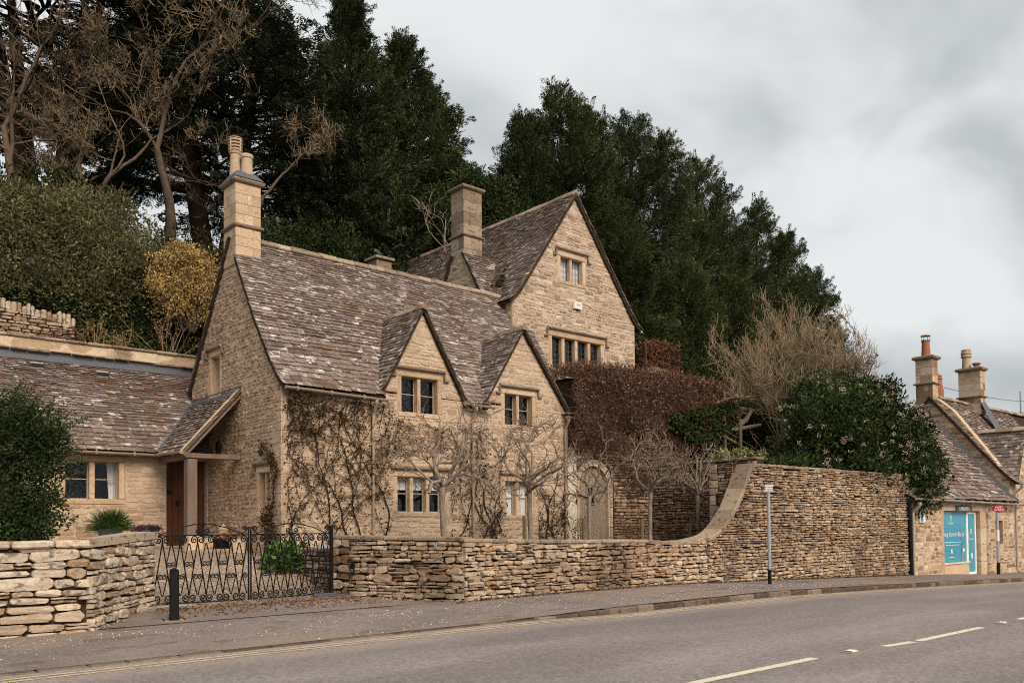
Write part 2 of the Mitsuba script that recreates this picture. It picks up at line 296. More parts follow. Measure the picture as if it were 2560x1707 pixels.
# kerb stones, road markings, reflecting studs
def kerb():
    rng = R(5); x = -4.0; pcs = []
    while x < 36:
        w = rng.uniform(.28, .62); h = .004 + .095 * float(raised(x + w / 2)) + rng.uniform(-.008, .008)
        if raised(x) < .05: h = .012
        v, f = bevel_box([x + .006, 10.275, -.2], [x + w - .006, 10.425, 0], .018)
        top = v[:, 2] > -.1
        v[:, 2] += zroad(x + w / 2) + .004 + np.where(top, h, 0); v[:, 1] += rng.uniform(-.012, .012) - .25 * np.interp(x, [33, 36], [0, -1]) ** 2 * 0
        pcs.append((v, f, (rng.random(), rng.random()))); x += w
    emit(pcs, 'pavement', 'kerb_stone', 'kerb_stones', 'm_kerb')
kerb()
def strip(k, x0, x1, y0, y1, dz, bsdf, n=40):
    xs = np.linspace(x0, x1, n); v = np.concatenate([np.stack([xs, xs * 0 + y0, zroad(xs) + dz], 1), np.stack([xs, xs * 0 + y1, zroad(xs) + dz], 1)])
    i = np.arange(n - 1); MB().add(v, np.stack([i, i + 1, i + 1 + n, i + n], 1)).put(k, bsdf)
strip(key('yellow_line', 'road'), -4, 33, 9.98, 10.04, .005, 'm_yellow', 120)
strip(key('yellow_line', 'road'), -4, 33, 9.82, 9.88, .005, 'm_yellow', 120)
for k in range(5):
    x0 = [2.0, 8.95 - 3.9, 10.62, 15.2, 20.5][k]; x1 = [3.5, 8.95, 13.7, 18.6, 24][k]
    if k: strip(key('centre_dash', 'road'), x0, x1, 5.02, 5.14, .005, 'm_road_white')
g = R(8)
for i, (x, y, s) in enumerate([(8.97, 5.08 - .02, 1), (14.35, 5.06, 1)]):
    k = thing('road_stud', ['reflecting road stud between the two nearest white centre dashes', 'reflecting road stud beyond the second white centre dash, farther away'][i], 'road stud')
    x = [9.75, 14.45][i]
    m = MB(); fbox(m, WORLD, x - .13, x + .13, y - .075, y + .075, -.01, .012, e=.01); m.v[0][:, 2] += zroad(x); m.put(key('casting', k), 'm_weathered')
    m = MB(); fbox(m, WORLD, x - .06, x + .06, y - .045, y + .045, .012, .026, e=.008); m.v[0][:, 2] += zroad(x); m.put(key('rubber_insert', k), 'm_white')
    m = MB(); fbox(m, WORLD, x - .068, x - .06, y - .035, y + .035, .013, .022, e=.002); m.v[0][:, 2] += zroad(x); m.put(key('reflector', k), 'm_steel')
# fallen petals and leaves on the pavement
rng = R(77); n = 2600
P = np.stack([rng.uniform(1.5, 22, n), 10.45 + 2.85 * rng.random(n) ** .8, np.zeros(n)], 1); keep = meshkit.noise(P * [.5, 1.2, 0] + 4, 2) + rng.random(n) * .5 > .72
P = P[keep]; P[:, 2] = zpave(P[:, 0]) + .006
m = MB(); kites(m, P, np.c_[rng.normal(size=(len(P), 2)), rng.random(len(P)) * .2], rng.uniform(.014, .028, len(P)), .017, rng, tint(rng, len(P), (.62, .55, .50), (.75, .7, .64)), fold=.1); m.put('fallen_petals', 'm_leaf', kind='stuff', label='white blossom petals scattered over the pavement in front of the walls'); labels['fallen_petals']['category'] = 'petals'
n = 2600; xx = rng.uniform(10.2, 30, n); P = np.stack([xx, 13.36 - .03 - .16 * rng.random(n) ** 2.2, zpave(xx) + .01 + .03 * rng.random(n) ** 3], 1)
m = MB(); kites(m, P, np.c_[rng.normal(size=(n, 2)), rng.random(n) * .4], rng.uniform(.02, .06, n), .03, rng, tint(rng, n, (.05, .032, .02), (.17, .12, .08)), fold=.2); m.put('leaf_litter', 'm_leaf', kind='stuff', label='dark leaf litter gathered along the foot of the long wall'); labels['leaf_litter']['category'] = 'leaves'
n = 1500
P = np.stack([rng.uniform(5.3, 9.3, n), 15.4 + 1.0 * rng.random(n) ** 2 * rng.choice([-1, 1], n), np.zeros(n)], 1); P[:, 2] = zdrive(P[:, 0], P[:, 1]) + .012
m = MB(); kites(m, P, np.c_[rng.normal(size=(n, 2)), rng.random(n) * .3], rng.uniform(.03, .075, n), .035, rng, tint(rng, n, (.10, .05, .03), (.26, .17, .10)), fold=.2); m.put('fallen_leaves', 'm_leaf', kind='stuff', label='brown dead leaves lying along the foot of the iron gates'); labels['fallen_leaves']['category'] = 'leaves'
# ---------------------------------------------------------------- stone walls, slate roofs, windows: the builders
def stone_piece(fr, poly, h, rng, sunk=.03, bevel=.014, seed=None):
    p = np.asarray(poly, float); c = p.mean(0); k = len(p)
    r = p - c; d = np.linalg.norm(r, axis=1, keepdims=True)
    mid = c + r * (1 - np.minimum(.35, bevel * .35 / d)); inn = c + r * (1 - np.minimum(.5, bevel / d))
    hh = h * rng.uniform(.75, 1.25, k)
    v = np.vstack([np.c_[p, np.full(k, -sunk)], np.c_[mid, h * .55 * np.ones(k)], np.c_[inn, hh], np.r_[c, h * rng.uniform(1.0, 1.35)][None]])
    i = np.arange(k); j = (i + 1) % k
    f = np.vstack([np.stack([i, j, j + k], 1), np.stack([i, j + k, i + k], 1), np.stack([i + k, j + k, j + 2 * k], 1), np.stack([i + k, j + 2 * k, i + 2 * k], 1), np.stack([i + 2 * k, j + 2 * k, i * 0 + 3 * k], 1)])
    return fr.at(v), f, seed or (rng.random(), rng.random())
def courses(fr, region, rng, ch=(.09, .16), sw=(.16, .42), gap=.012, h=.014, jit=.3, wave=.012, clipmin=.22, tone=None, skip=0.0, jumper=.1, slope=0.0, sunk=.03, bevel=.014):
    "random rubble laid to courses, clipped to a region of the wall's plane"
    u0, v0, u1, v1 = region.bounds; out = []
    inner = region.buffer(-gap * .5); shapely.prepare(inner); v = v0; blocked = []
    wob = lambda u, v: wave * (meshkit.noise(np.array([[u * 1.1, v * 7, 1.5]]))[0] - .5) * 2 + slope * u
    while v < v1:
        hc = rng.uniform(*ch); u = u0 - rng.uniform(0, sw[1])
        while u < u1:
            w = rng.uniform(*sw) * (1.25 if hc > np.mean(ch) else .9)
            a, b = u + gap / 2, u + w - gap / 2; lo, hi = v + gap / 2, v + hc - gap / 2
            u += w
            if rng.random() < skip: continue
            if rng.random() < .18 and hc > ch[0] * 1.3:
                t = rng.uniform(.4, .6); cells = [(lo, lo + (hi - lo) * t - gap / 2), (lo + (hi - lo) * t + gap / 2, hi)]
            elif rng.random() < jumper: cells = [(lo, hi + rng.uniform(.25, .5) * ch[0])]; blocked.append((a, b, cells[0][1]))
            else:
                bl = max([q[2] for q in blocked if q[0] < b and q[1] > a and q[2] > lo and q[2] < hi], default=lo)
                cells = [(bl + (gap if bl > lo else 0), hi)]
            for l, t in cells:
                if t - l < .018: continue
                e = min(.25, .4 * (t - l) / max(b - a, 1e-3)); j = jit * min(t - l, b - a) * .28
                q = np.array([[a + (b - a) * e, l], [b - (b - a) * e, l], [b, l + (t - l) * .25], [b, t - (t - l) * .25], [b - (b - a) * e, t], [a + (b - a) * e, t], [a, t - (t - l) * .25], [a, l + (t - l) * .25]])
                q = q + rng.uniform(-j, j, q.shape); q[:, 1] += [wob(x, y) for x, y in q]
                P = Polygon(q)
                if not inner.contains(P):
                    if not P.is_valid or not inner.intersects(P): continue
                    X = inner.intersection(P); X = max(getattr(X, 'geoms', [X]), key=lambda g: g.area)
                    if X.geom_type != 'Polygon' or X.area < clipmin * P.area or X.area < 4e-4: continue
                    q = np.array(shapely.simplify(shapely.geometry.polygon.orient(X), .004).exterior.coords)[:-1]
                    if len(q) < 3: continue
                s = (rng.random() if tone is None else float(np.clip(tone(q.mean(0)) + .45 * (rng.random() - .5), 0, 1)), rng.random())
                out.append(stone_piece(fr, q, h * rng.uniform(.5, 1.5), rng, sunk=sunk, bevel=bevel, seed=s))
        v += hc; blocked = [q for q in blocked if q[2] > v]
    return out
class Surf:
    "a roof slope: u along O + u*udir, v measured up the profile points (offsets from O)"
    def __init__(s, O, udir, prof):
        s.O, s.u, s.P = np.array(O, float), unit(udir), np.array(prof, float)
        s.L = np.r_[0, np.cumsum(np.linalg.norm(np.diff(s.P, axis=0), axis=1))]; s.V = s.L[-1]
        t = np.diff(s.P, axis=0); t /= np.linalg.norm(t, axis=1, keepdims=True); s.t = t
        s.N = np.array([np.cross(s.u, x) for x in t])
    def at(s, p):
        p = np.asarray(p, float); v = p[..., 1]; k = np.clip(np.searchsorted(s.L, v) - 1, 0, len(s.t) - 1)
        n = np.stack([np.interp(v, (s.L[:-1] + s.L[1:]) / 2, s.N[:, i]) for i in range(3)], -1); n /= np.linalg.norm(n, axis=-1, keepdims=True)
        return s.O + p[..., :1] * s.u + s.P[k] + (v - s.L[k])[..., None] * s.t[k] + p[..., 2:3] * n
    def vof(s, axis, val): return float(np.interp(val, s.P[:, axis] + s.O[axis], s.L))
def slates(S, region, rng, exp=(.17, .09), sw=(.16, .34), th=.014, gap=.007, lift=3.6, tone=None, sag=.01):
    out = []; v = region.bounds[1]; vt = region.bounds[3]; V = S.V
    while v < vt - .03:
        e = exp[1] + (exp[0] - exp[1]) * (1 - min(1, v / V)) ** 2
        e *= rng.uniform(.9, 1.1)
        line = region.intersection(LineString([(region.bounds[0] - 1, v + .35 * e), (region.bounds[2] + 1, v + .35 * e)]))
        for g in getattr(line, 'geoms', [line]):
            if g.is_empty or g.geom_type != 'LineString': continue
            a0, a1 = sorted((g.coords[0][0], g.coords[-1][0]))
            u = a0 - rng.uniform(0, .5) * sw[0]
            while u < a1 - .02:
                w = rng.uniform(*sw) * (.75 + .5 * e / exp[0]) ; ua, ub = max(u, a0 - .015), min(u + w, a1 + .015); u += w
                if ub - ua < .05: continue
                ua += gap / 2; ub -= gap / 2; w2 = ub - ua
                vb = v - rng.uniform(0, .22) * e; top = min(v + 1.9 * e, V)
                n0 = th * (lift + rng.uniform(-.5, .8)); c = rng.uniform(.04, .16, 2) * min(w2, .3); dv = rng.uniform(0, .14, 2) * e
                tw = rng.uniform(-.004, .004)
                low = np.array([[ua, vb + dv[0] + c[0] * .8], [ua + c[0], vb + dv[0] * .4], [ub - c[1], vb + dv[1] * .4], [ub, vb + dv[1] + c[1] * .8]])
                up_ = np.array([[ub, top], [ua, top]])
                n_low = n0 + np.array([-tw, -tw, tw, tw]); lo2 = n_low * ((top - low[:, 1]) / max(top - vb, .01))
                tp = np.r_[np.c_[low, lo2], np.c_[up_, [.003, .003]]]; bt = tp - [0, 0, th]
                vv = np.vstack([S.at(tp), S.at(bt)])
                f = [[0, 1, 2], [0, 2, 3], [0, 3, 4], [0, 4, 5]]
                for x, y in ((5, 0), (0, 1), (1, 2), (2, 3), (3, 4)): f += [[x, x + 6, y + 6], [x, y + 6, y]]
                s = rng.random() if tone is None else float(np.clip(tone((ua + ub) / 2, v) + .8 * (rng.random() - .5), 0, 1))
                out.append((vv, np.array(f), (s, rng.random())))
        v += e
    return out
def deck(mb, S, region, t=.07, off=-.022):
    for k in range(len(S.t)):
        r = region.intersection(sbox(-99, S.L[k], 99, S.L[k + 1]))
        fr = Frame(S.O + S.P[k] - S.t[k] * S.L[k], S.u, S.t[k])
        for g in getattr(r, 'geoms', [r]):
            if g.geom_type == 'Polygon' and g.area > 1e-4: extrude(mb, g, fr, off - t, off)
def ridge(parent, p0, p1, rng, half=.15, drop=.13, name='ridge_tile', bsdf='m_weathered', w=(.38, .55)):
    p0, p1 = np.array(p0, float), np.array(p1, float); L = np.linalg.norm(p1 - p0); d = (p1 - p0) / L; s = unit(np.cross(d, [0, 0, 1])); x = 0; pcs = []
    prof = np.array([[-half, -drop], [-half * .45, -.012], [0, .022], [half * .45, -.012], [half, -drop], [half - .02, -drop - .03], [0, -.04], [-half + .02, -drop - .03]])
    while x < L - .05:
        w_ = min(rng.uniform(*w), L - x); q = prof * rng.uniform(.93, 1.07) + [0, rng.uniform(-.012, .012)]
        v = np.vstack([p0 + d * (x + e) + q[:, :1] * s + q[:, 1:] * [0, 0, 1] for e in (.004, w_ - .004)])
        k = len(q); i = np.arange(k); j = (i + 1) % k
        f = np.vstack([np.stack([i, i + k, j + k], 1), np.stack([i, j + k, j], 1), [[0, t, t + 1] for t in range(1, k - 1)], [[k, k + t + 1, k + t] for t in range(1, k - 1)]])
        pcs.append((v, f, (rng.random(), rng.random()))); x += w_
    emit(pcs, parent, name, name + '_row', bsdf)
def window(th, fr, x0, x1, z0, z1, lights=2, bars='mid', s=.13, mull=.11, deep=.2, hood=True, sill=True, back='dark', label=None, glass_in=None, drop=.16, room=.7, blind=0.0, cames=(3, 4)):
    "stone mullioned window; returns the hole for the wall"
    w = key('window', th)
    if label: labels[w] = {'label': label}
    st = 'm_ashlar'; rg = R(abs(hash((round(x0, 3), round(z0, 3)))) % 10000)
    def st_part(name, *boxes):
        m = MB()
        for b in boxes: fbox(m, fr, *b, c=(rg.random(), rg.random()), e=.022)
        return m.put(key(name, w), st)
    f0, f1 = -deep - .06, .012
    st_part('jamb', (x0 - s, x0, z0, z1, f0, f1)); st_part('jamb', (x1, x1 + s, z0, z1, f0, f1))
    st_part('lintel', (x0 - s, x1 + s, z1, z1 + s * 1.1, f0, f1 + .004)); st_part('sill', (x0 - s, x1 + s, z0 - .13, z0, f0, f1 + .012))
    n = lights; lw = (x1 - x0 - mull * (n - 1)) / n
    for i in range(n - 1):
        a = x0 + lw * (i + 1) + mull * i
        st_part('mullion', (a, a + mull, z0, z1, -deep - .03, -.035))
    for i in range(n):
        a = x0 + i * (lw + mull); b = a + lw; d = -deep
        m = MB(); fbox(m, fr, a + .012, b - .012, z0 + .012, z1 - .012, d - .003, d + .003); m.put(key('pane', w), 'm_glass')
        m = MB(); e = .022 if bars != 'leaded' else .012; fm = 'm_gutter_pale' if bars != 'leaded' else 'm_lead_came'
        for q in ((a, a + e, z0, z1), (b - e, b, z0, z1), (a + e, b - e, z0, z0 + e), (a + e, b - e, z1 - e, z1)): fbox(m, fr, *q, d - .02, d + .014, e=.003)
        m.put(key('casement', w), fm)
        if bars in ('mid', 'cross'):
            zm = (z0 + z1) / 2 + .03
            m = MB(); fbox(m, fr, a + e, b - e, zm - .012, zm + .012, d - .016, d + .012, e=.003); m.put(key('glazing_bar', w), fm)
            if bars == 'cross':
                m = MB(); fbox(m, fr, (a + b) / 2 - .006, (a + b) / 2 + .006, z0 + e, z1 - e, d - .05, d - .034, e=.002); m.put(key('glazing_bar', w), 'm_iron')
        if bars == 'leaded':
            for k in range(1, cames[0]): xx = a + lw * k / cames[0]; m = MB(); fbox(m, fr, xx - .006, xx + .006, z0 + e, z1 - e, d - .005, d + .008, e=.002); m.put(key('came', w), fm)
            for k in range(1, cames[1]): zz = z0 + (z1 - z0) * k / cames[1]; m = MB(); fbox(m, fr, a + e, b - e, zz - .006, zz + .006, d - .006, d + .007, e=.002); m.put(key('came', w), fm)
        if blind: m = MB(); fbox(m, fr, a - .02, b + .02, z1 - (z1 - z0) * blind, z1, d - .05, d - .04); m.put(key('blind', w), 'm_cloth' if back != 'grey' else 'm_pane_reflection')  # grey sheets imitate sky reflection in the glass; white ones are blinds
        if back == 'curtain' and i == n - 1:
            xs = np.linspace(b - lw * .38, b + .02, 14); m = MB(); zz = np.array([z0 - .05, z1 + .02])
            P = np.array([[[x + (.06 * (1 - kk) if j < 3 else 0), z, d - .13 - .02 * math.sin(j * 1.9)] for kk, z in enumerate(zz)] for j, x in enumerate(xs)]).reshape(-1, 3)
            m.add(fr.at(P), [[2 * j, 2 * j + 2, 2 * j + 3, 2 * j + 1] for j in range(13)]); m.put(key('curtain', w), 'm_cloth')
    m = MB(); a, b, c, d, e = x0 - s - .05, x1 + s + .05, z0 - .2, z1 + .2, -room
    v = fr.at(np.array([[x, z, q] for q in (f0 - .002, e) for x, z in ((a, c), (b, c), (b, d), (a, d))]))
    m.add(v, [[4, 5, 6, 7], [0, 1, 5, 4], [1, 2, 6, 5], [2, 3, 7, 6], [3, 0, 4, 7]]); m.put(key('room', w), 'm_unlit_room')  # box painted near-black in place of an unlit room
    if hood:
        g = z1 + s * 1.1 + .045; a, b = x0 - s - .09, x1 + s + .09; m = MB()
        v = np.array([[-.0, 0], [.085, .01], [.10, .035], [.10, .06], [.02, .105], [-.01, .105]])
        k = len(v); q = np.vstack([np.c_[np.full(k, xx), g + v[:, 1], v[:, 0]] for xx in (a, b)]); i = np.arange(k); j = (i + 1) % k
        m.add(fr.at(q), np.vstack([np.stack([i, i + k, j + k], 1), np.stack([i, j + k, j], 1), [[0, t, t + 1] for t in range(1, k - 1)], [[k, k + t + 1, k + t] for t in range(1, k - 1)]]), (rg.random(), .5))
        if drop:
            for xx, sg in ((a, -1), (b, 1)):
                fbox(m, fr, xx - .03, xx + .03, g - drop, g + .02, -.01, .07, c=(.4, .4), e=.015); lo, hi = sorted((xx - sg * .03, xx + sg * .13)); fbox(m, fr, lo, hi, g - drop - .06, g - drop, -.01, .08, c=(.4, .4), e=.015)
        m.put(key('hood_mould', w), 'm_weathered')
    return sbox(x0 - s, z0 - .13, x1 + s, z1 + s * 1.1)
def wall_part(th, fr, poly, holes, thick=.42, name='wall', bsdf='m_mortar', **kw):
    w = key(name, th); hs = shapely.union_all(holes) if holes else Polygon()
    m = MB(); extrude(m, poly.difference(hs), fr, -thick, 0); m.put(w, bsdf)
    stone = kw.pop('stone', 'm_cottage_stone'); limit = kw.pop('limit', 300); rng = kw.pop('rng', R(3))
    emit(courses(fr, poly.difference(hs.buffer(.004, join_style='mitre')), rng, **kw), w, 'stone', 'stones', stone, limit)
    return w
def chimney(th, x0, x1, y0, y1, z0, zs, zc, rng, shoulder=None, stone='m_ashlar', course=.3, name='chimney', cap=.09, ztop=None, blocks=True):
    "ashlar stack: base z0..zs, string course, shaft zs..zc, cornice; blocks laid round the four sides"
    k = key(name, th); m = MB(); fbox(m, WORLD, x0 + .01, x1 - .01, y0 + .01, y1 - .01, z0, zc, e=.01); m.put(key('core', k), 'm_mortar')
    pcs = []
    for fr, w in ((Frame((x0, y0, 0), (1, 0, 0)), x1 - x0), (Frame((x0, y1, 0), (0, -1, 0)), y1 - y0), (Frame((x1, y0, 0), (0, 1, 0)), y1 - y0)):
        for a, b in ((z0, zs), (zs + .09, zc)):
            n = max(1, round((b - a) / course)); hh = (b - a) / n
            for r in range(n):
                cuts = [0] + sorted(rng.uniform(.25, .75, 1 + (w > .6 and rng.random() < .5)) * w) + [w]
                if rng.random() < .3: cuts = [0, w]
                for c, d in zip(cuts[:-1], cuts[1:]):
                    if d - c < .06: continue
                    q = np.array([[c + .003, a + r * hh + .003], [d - .003, a + r * hh + .003], [d - .003, a + (r + 1) * hh - .003], [c + .003, a + (r + 1) * hh - .003]])
                    pcs.append(stone_piece(fr, q, .006, rng, sunk=.02, bevel=.01))
    emit(pcs, k, 'block', 'blocks', stone)
    def band(nm, z, hgt, out, bs):
        m = MB()
        cx, cy, hx, hy = (x0 + x1) / 2, (y0 + y1) / 2, (x1 - x0) / 2, (y1 - y0) / 2
        prof = [(0, 0), (out * .8, hgt * .25), (out, hgt * .5), (out * .92, hgt * .8), (0.01, hgt)]
        v = np.array([[cx + sx * (hx + o), cy + sy * (hy + o), z + h] for o, h in prof for sx, sy in ((-1, -1), (1, -1), (1, 1), (-1, 1))])
        f = [[4 * r + i, 4 * r + (i + 1) % 4, 4 * r + 4 + (i + 1) % 4, 4 * r + 4 + i] for r in range(len(prof) - 1) for i in range(4)] + [[16, 17, 18, 19], [3, 2, 1, 0]]
        m.add(v, f, (rng.random() * .4, rng.random())); m.put(key(nm, k), bs)
    band('string_course', zs, .11, cap * .75, 'm_weathered'); band('cornice', zc, cap * 1.7, cap, 'm_weathered')
    return k
def pot(parent, at, prof, name='chimney_pot', bsdf='m_terracotta', sides=20):
    m = MB(); lathe(m, prof, at, sides); return m.put(key(name, parent), bsdf, 40 and False)
def gutter(th, p0, p1, r=.06, bsdf='m_gutter'):
    p0, p1 = np.array(p0, float), np.array(p1, float); d = unit(p1 - p0); s = unit(np.cross(d, [0, 0, 1])); ang = np.linspace(np.pi, 2 * np.pi, 9)
    ring = np.r_[np.stack([np.cos(ang) * r, np.sin(ang) * r], 1), np.stack([np.cos(ang[::-1]) * (r - .006), np.sin(ang[::-1]) * (r - .006)], 1)]; k = len(ring)
    v = np.vstack([p + ring[:, :1] * s + ring[:, 1:] * [0, 0, 1] for p in (p0, p1)]); i = np.arange(k); j = (i + 1) % k
    m = MB().add(v, np.stack([i, i + k, j + k, j], 1)); tube(m, [p0 + [0, 0, -r * .5], p0 + d * .01 + [0, 0, -r * .5]], r * .8, 8); tube(m, [p1 + [0, 0, -r * .5], p1 - d * .01 + [0, 0, -r * .5]], r * .8, 8)
    L = np.linalg.norm(p1 - p0)
    for x in np.arange(.3, L, .9): tube(m, [p0 + d * (x - .015) + [0, 0, -r * .45], p0 + d * (x + .015) + [0, 0, -r * .45]], r * 1.02, 9)
    return m.put(key('gutter', th), bsdf)
def downpipe(th, top, wall_y, zbot, r=.036, bsdf='m_gutter', foot=False):
    x, y, z = top; m = MB()
    P = [(x, y, z), (x, y, z - .10), (x, (y + wall_y) / 2, z - .22), (x, wall_y, z - .34), (x, wall_y, zbot)]
    if foot: P += [(x, wall_y - .03, zbot - .05), (x, wall_y - .14, zbot - .1)]
    tube(m, P, r, 9); tube(m, [(x, y, z), (x, y, z - .09)], r * 1.35, 9)
    for q in np.arange(zbot + .5, z - .4, 1.1): tube(m, [(x, wall_y, q), (x, wall_y, q + .09)], r * 1.25, 9); fbox(m, WORLD, x - .08, x + .08, wall_y + .01, wall_y + .045, q + .02, q + .05)
    return m.put(key('downpipe', th), bsdf)
# ---------------------------------------------------------------- the cottage
XE, YF, YR = 9.23, 18.6, 21.45
cot = thing('cottage', 'two storey limestone cottage with stone slate roof and two gabled dormers facing the road', 'cottage')
D1 = [(11.95, 5.0), (13.2, 7.27), (14.58, 4.95)]; D2 = [(15.32, 5.03), (16.75, 7.22), (18.6, 4.9)]
FF = Frame((0, YF, 0), (1, 0, 0)); FE = Frame((XE, 0, 0), (0, -1, 0))      # front: (x, z); end: (-y, z)
front = shapely.union_all([sbox(XE + .004, .4, 18.62, 4.93), Polygon(D1), Polygon(D2)])
holes = [window(cot, FF, 12.43, 13.87, 1.9, 2.81, 3, 'cross', label='three light stone mullioned window with half drawn white blinds', blind=.36, drop=0),
         window(cot, FF, 16.1, 17.06, 1.82, 2.79, 2, 'cross', label='two light stone window with white blinds drawn fully down', blind=1.0, drop=0),
         window(cot, FF, 12.57, 13.72, 4.5, 5.42, 2, 'mid', label='two light window in the left dormer gable'),
         window(cot, FF, 16.1, 17.16, 4.42, 5.30, 2, 'mid', label='two light window in the right dormer gable')]
tn = lambda q: .75 if q[1] > 5.3 else .45 + .25 * meshkit.noise(np.array([[q[0] * .6, q[1] * .6, 2]]))[0]
wall_part(cot, FF, front, holes, rng=R(11), ch=(.10, .19), sw=(.2, .55), gap=.026, h=.013, tone=tn, wave=.018, jit=.55)
endp = Polygon([(-YF, .4), (-YF, 4.84), (-19.11, 5.43), (-19.98, 6.58), (-20.91, 8.02), (-21.12, 8.5), (-21.82, 8.55), (-24.1, 5.42), (-24.1, .4)])
holes = [window(cot, FE, -19.83, -19.25, 1.92, 2.86, 2, 'mid', s=.12, mull=.08, label='narrow two light window low in the end wall beside the climbing rose', drop=.14, room=.5),
         window(cot, FE, -22.75, -22.18, 5.08, 6.12, 1, 'mid', s=.12, label='narrow single light window high in the end wall', drop=.14, back='grey', blind=1.0, room=.5)]
wall_part(cot, FE, endp, holes, rng=R(12), ch=(.055, .12), sw=(.07, .24), gap=.036, h=.02, jit=1.1, wave=.03, tone=lambda q: .20 + .3 * meshkit.noise(np.array([[q[0] * .8, q[1] * .8, 5]]))[0])
m = MB(); fbox(m, WORLD, XE + .42, 18.6, 23.7, 24.1, .4, 5.4); fbox(m, WORLD, 18.2, 18.6, YF + .42, 23.7, .4, 5.0); fbox(m, WORLD, XE + .42, 18.2, YF + .42, 23.7, 3.4, 3.5); m.put(key('wall', cot), 'm_mortar')
# quoins at the front corner
pcs = []; rng = R(14); z = .5
while z < 4.7:
    h_ = rng.uniform(.2, .32); a = rng.uniform(.2, .5); b = .68 - a
    for fr, s_, w in ((FF, 1, a), (FE, 1, b)):
        o = XE if fr is FF else -YF
        q = np.array([[o + .004, z + .005], [o + w, z + .005], [o + w, z + h_ - .005], [o + .004, z + h_ - .005]]) if fr is FF else np.array([[o - w, z + .005], [o - .004, z + .005], [o - .004, z + h_ - .005], [o - w, z + h_ - .005]])
        pcs.append(stone_piece(fr, q, .02, rng, bevel=.012, seed=(rng.uniform(.4, .9), rng.random())))
    z += h_
emit(pcs, cot, 'quoin', 'quoins', 'm_cottage_stone')
roof_c = key('roof', cot)
prof = [(0, 18.40, 4.82), (0, 18.62, 5.0), (0, 19.11, 5.55), (0, 19.98, 6.72), (0, 20.91, 8.2), (0, 21.43, 9.06)]
SM = Surf((0, 0, 0), (1, 0, 0), prof)
def dcut(D):
    out = [(D[0][0], -1)]
    for (xa, za), (xb, zb) in ((D[0], D[1]), (D[1], D[2])):
        for t in np.linspace(0, 1, 8): out.append((xa + (xb - xa) * t, SM.vof(2, za + (zb - za) * t)))
    return Polygon(out + [(D[2][0], -1)]).buffer(-.03)
v207 = SM.vof(1, 20.72)
main = shapely.union_all([sbox(XE - .06, 0, 19.12, v207), sbox(XE - .06, v207 - .01, 18.33, SM.V)]).difference(dcut(D1)).difference(dcut(D2)).difference(sbox(18.6, -1, 20, SM.vof(1, 18.66)))
main = main.difference(sbox(XE - 1, SM.vof(1, 21.08), 9.9, 99))
m = MB(); deck(m, SM, main)
pieces = slates(SM, main, R(21), exp=(.20, .082), sw=(.17, .33), tone=lambda u, v: .45 + .25 * meshkit.noise(np.array([[u * .5, v * .8, 3]]))[0] + .1 * (v > 3.6))
# back slope, only its ragged edge over the wing shows
SB = Surf((0, 0, 0), (-1, 0, 0), [(0, 24.30, 5.22), (0, 22.9, 7.13), (0, 21.45, 9.06)])
back = sbox(-18.3, 0, -XE + .06, SB.V); deck(m, SB, back); pieces += slates(SB, sbox(-11.5, 0, -XE + .07, SB.V), R(22), exp=(.2, .12), sw=(.2, .34), lift=5)
for D, rs in ((D1, 23), (D2, 25)):
    (xa, za), (xb, zb), (xc, zc) = D
    yb = float(np.interp(zb, [p[2] for p in prof], [p[1] for p in prof]))
    for sgn, (xe, ze) in ((-1, (xa, za)), (1, (xc, zc))):
        ext = .12; dx, dz = xe - xb, ze - zb; L = math.hypot(dx, dz); ex, ez = xe + dx / L * ext, ze + dz / L * ext + .05
        S = Surf((0, 0, 0), (0, sgn, 0), [(ex, 0, ez), (xb + sgn * .0, 0, zb + .06)])
        ys = [(float(np.interp(ez + (zb + .06 - ez) * t, [p[2] for p in prof], [p[1] for p in prof])), S.V * t) for t in np.linspace(0, 1, 9)]
        poly = Polygon([(sgn * 18.47, 0), (sgn * 18.47, S.V)] + [(sgn * max(y, 18.55), v) for y, v in ys[::-1]])
        if not poly.is_valid: poly = poly.buffer(0)
        deck(m, S, poly, t=.05); pieces += slates(S, poly, R(rs + (sgn > 0)), exp=(.16, .09), sw=(.16, .3))
m.put(key('deck', roof_c), 'm_gap')
emit(pieces, roof_c, 'slate', 'slates', 'm_slate')
ridge(roof_c, (9.95, YR, 9.15), (18.35, YR, 9.12), R(31))
for D, n in ((D1, 32), (D2, 33)): ridge(roof_c, (D[1][0], 18.42, D[1][1] + .10), (D[1][0], 20.35, D[1][1] + .08), R(n), half=.12, drop=.12)
gutter(cot, (9.2, 18.36, 4.80), (11.98, 18.36, 4.73)); gutter(cot, (14.45, 18.36, 4.86), (15.5, 18.36, 4.83)); gutter(cot, (18.35, 18.36, 4.80), (19.05, 18.36, 4.78))
downpipe(cot, (11.66, 18.36, 4.70), 18.53, .85); downpipe(cot, (14.86, 18.36, 4.79), 18.53, .85); downpipe(cot, (18.45, 18.38, 4.74), 18.53, .85)
for x in (14.95, 18.75):
    m = MB()
    for i in range(3): fbox(m, WORLD, x - .42 + i * .28, x - .16 + i * .28, 18.32, 18.75, 4.88 + .01 * i, 4.915 + .01 * i, c=(.8, .85), e=.012)
    m.put(key('slate', roof_c), 'm_slate')
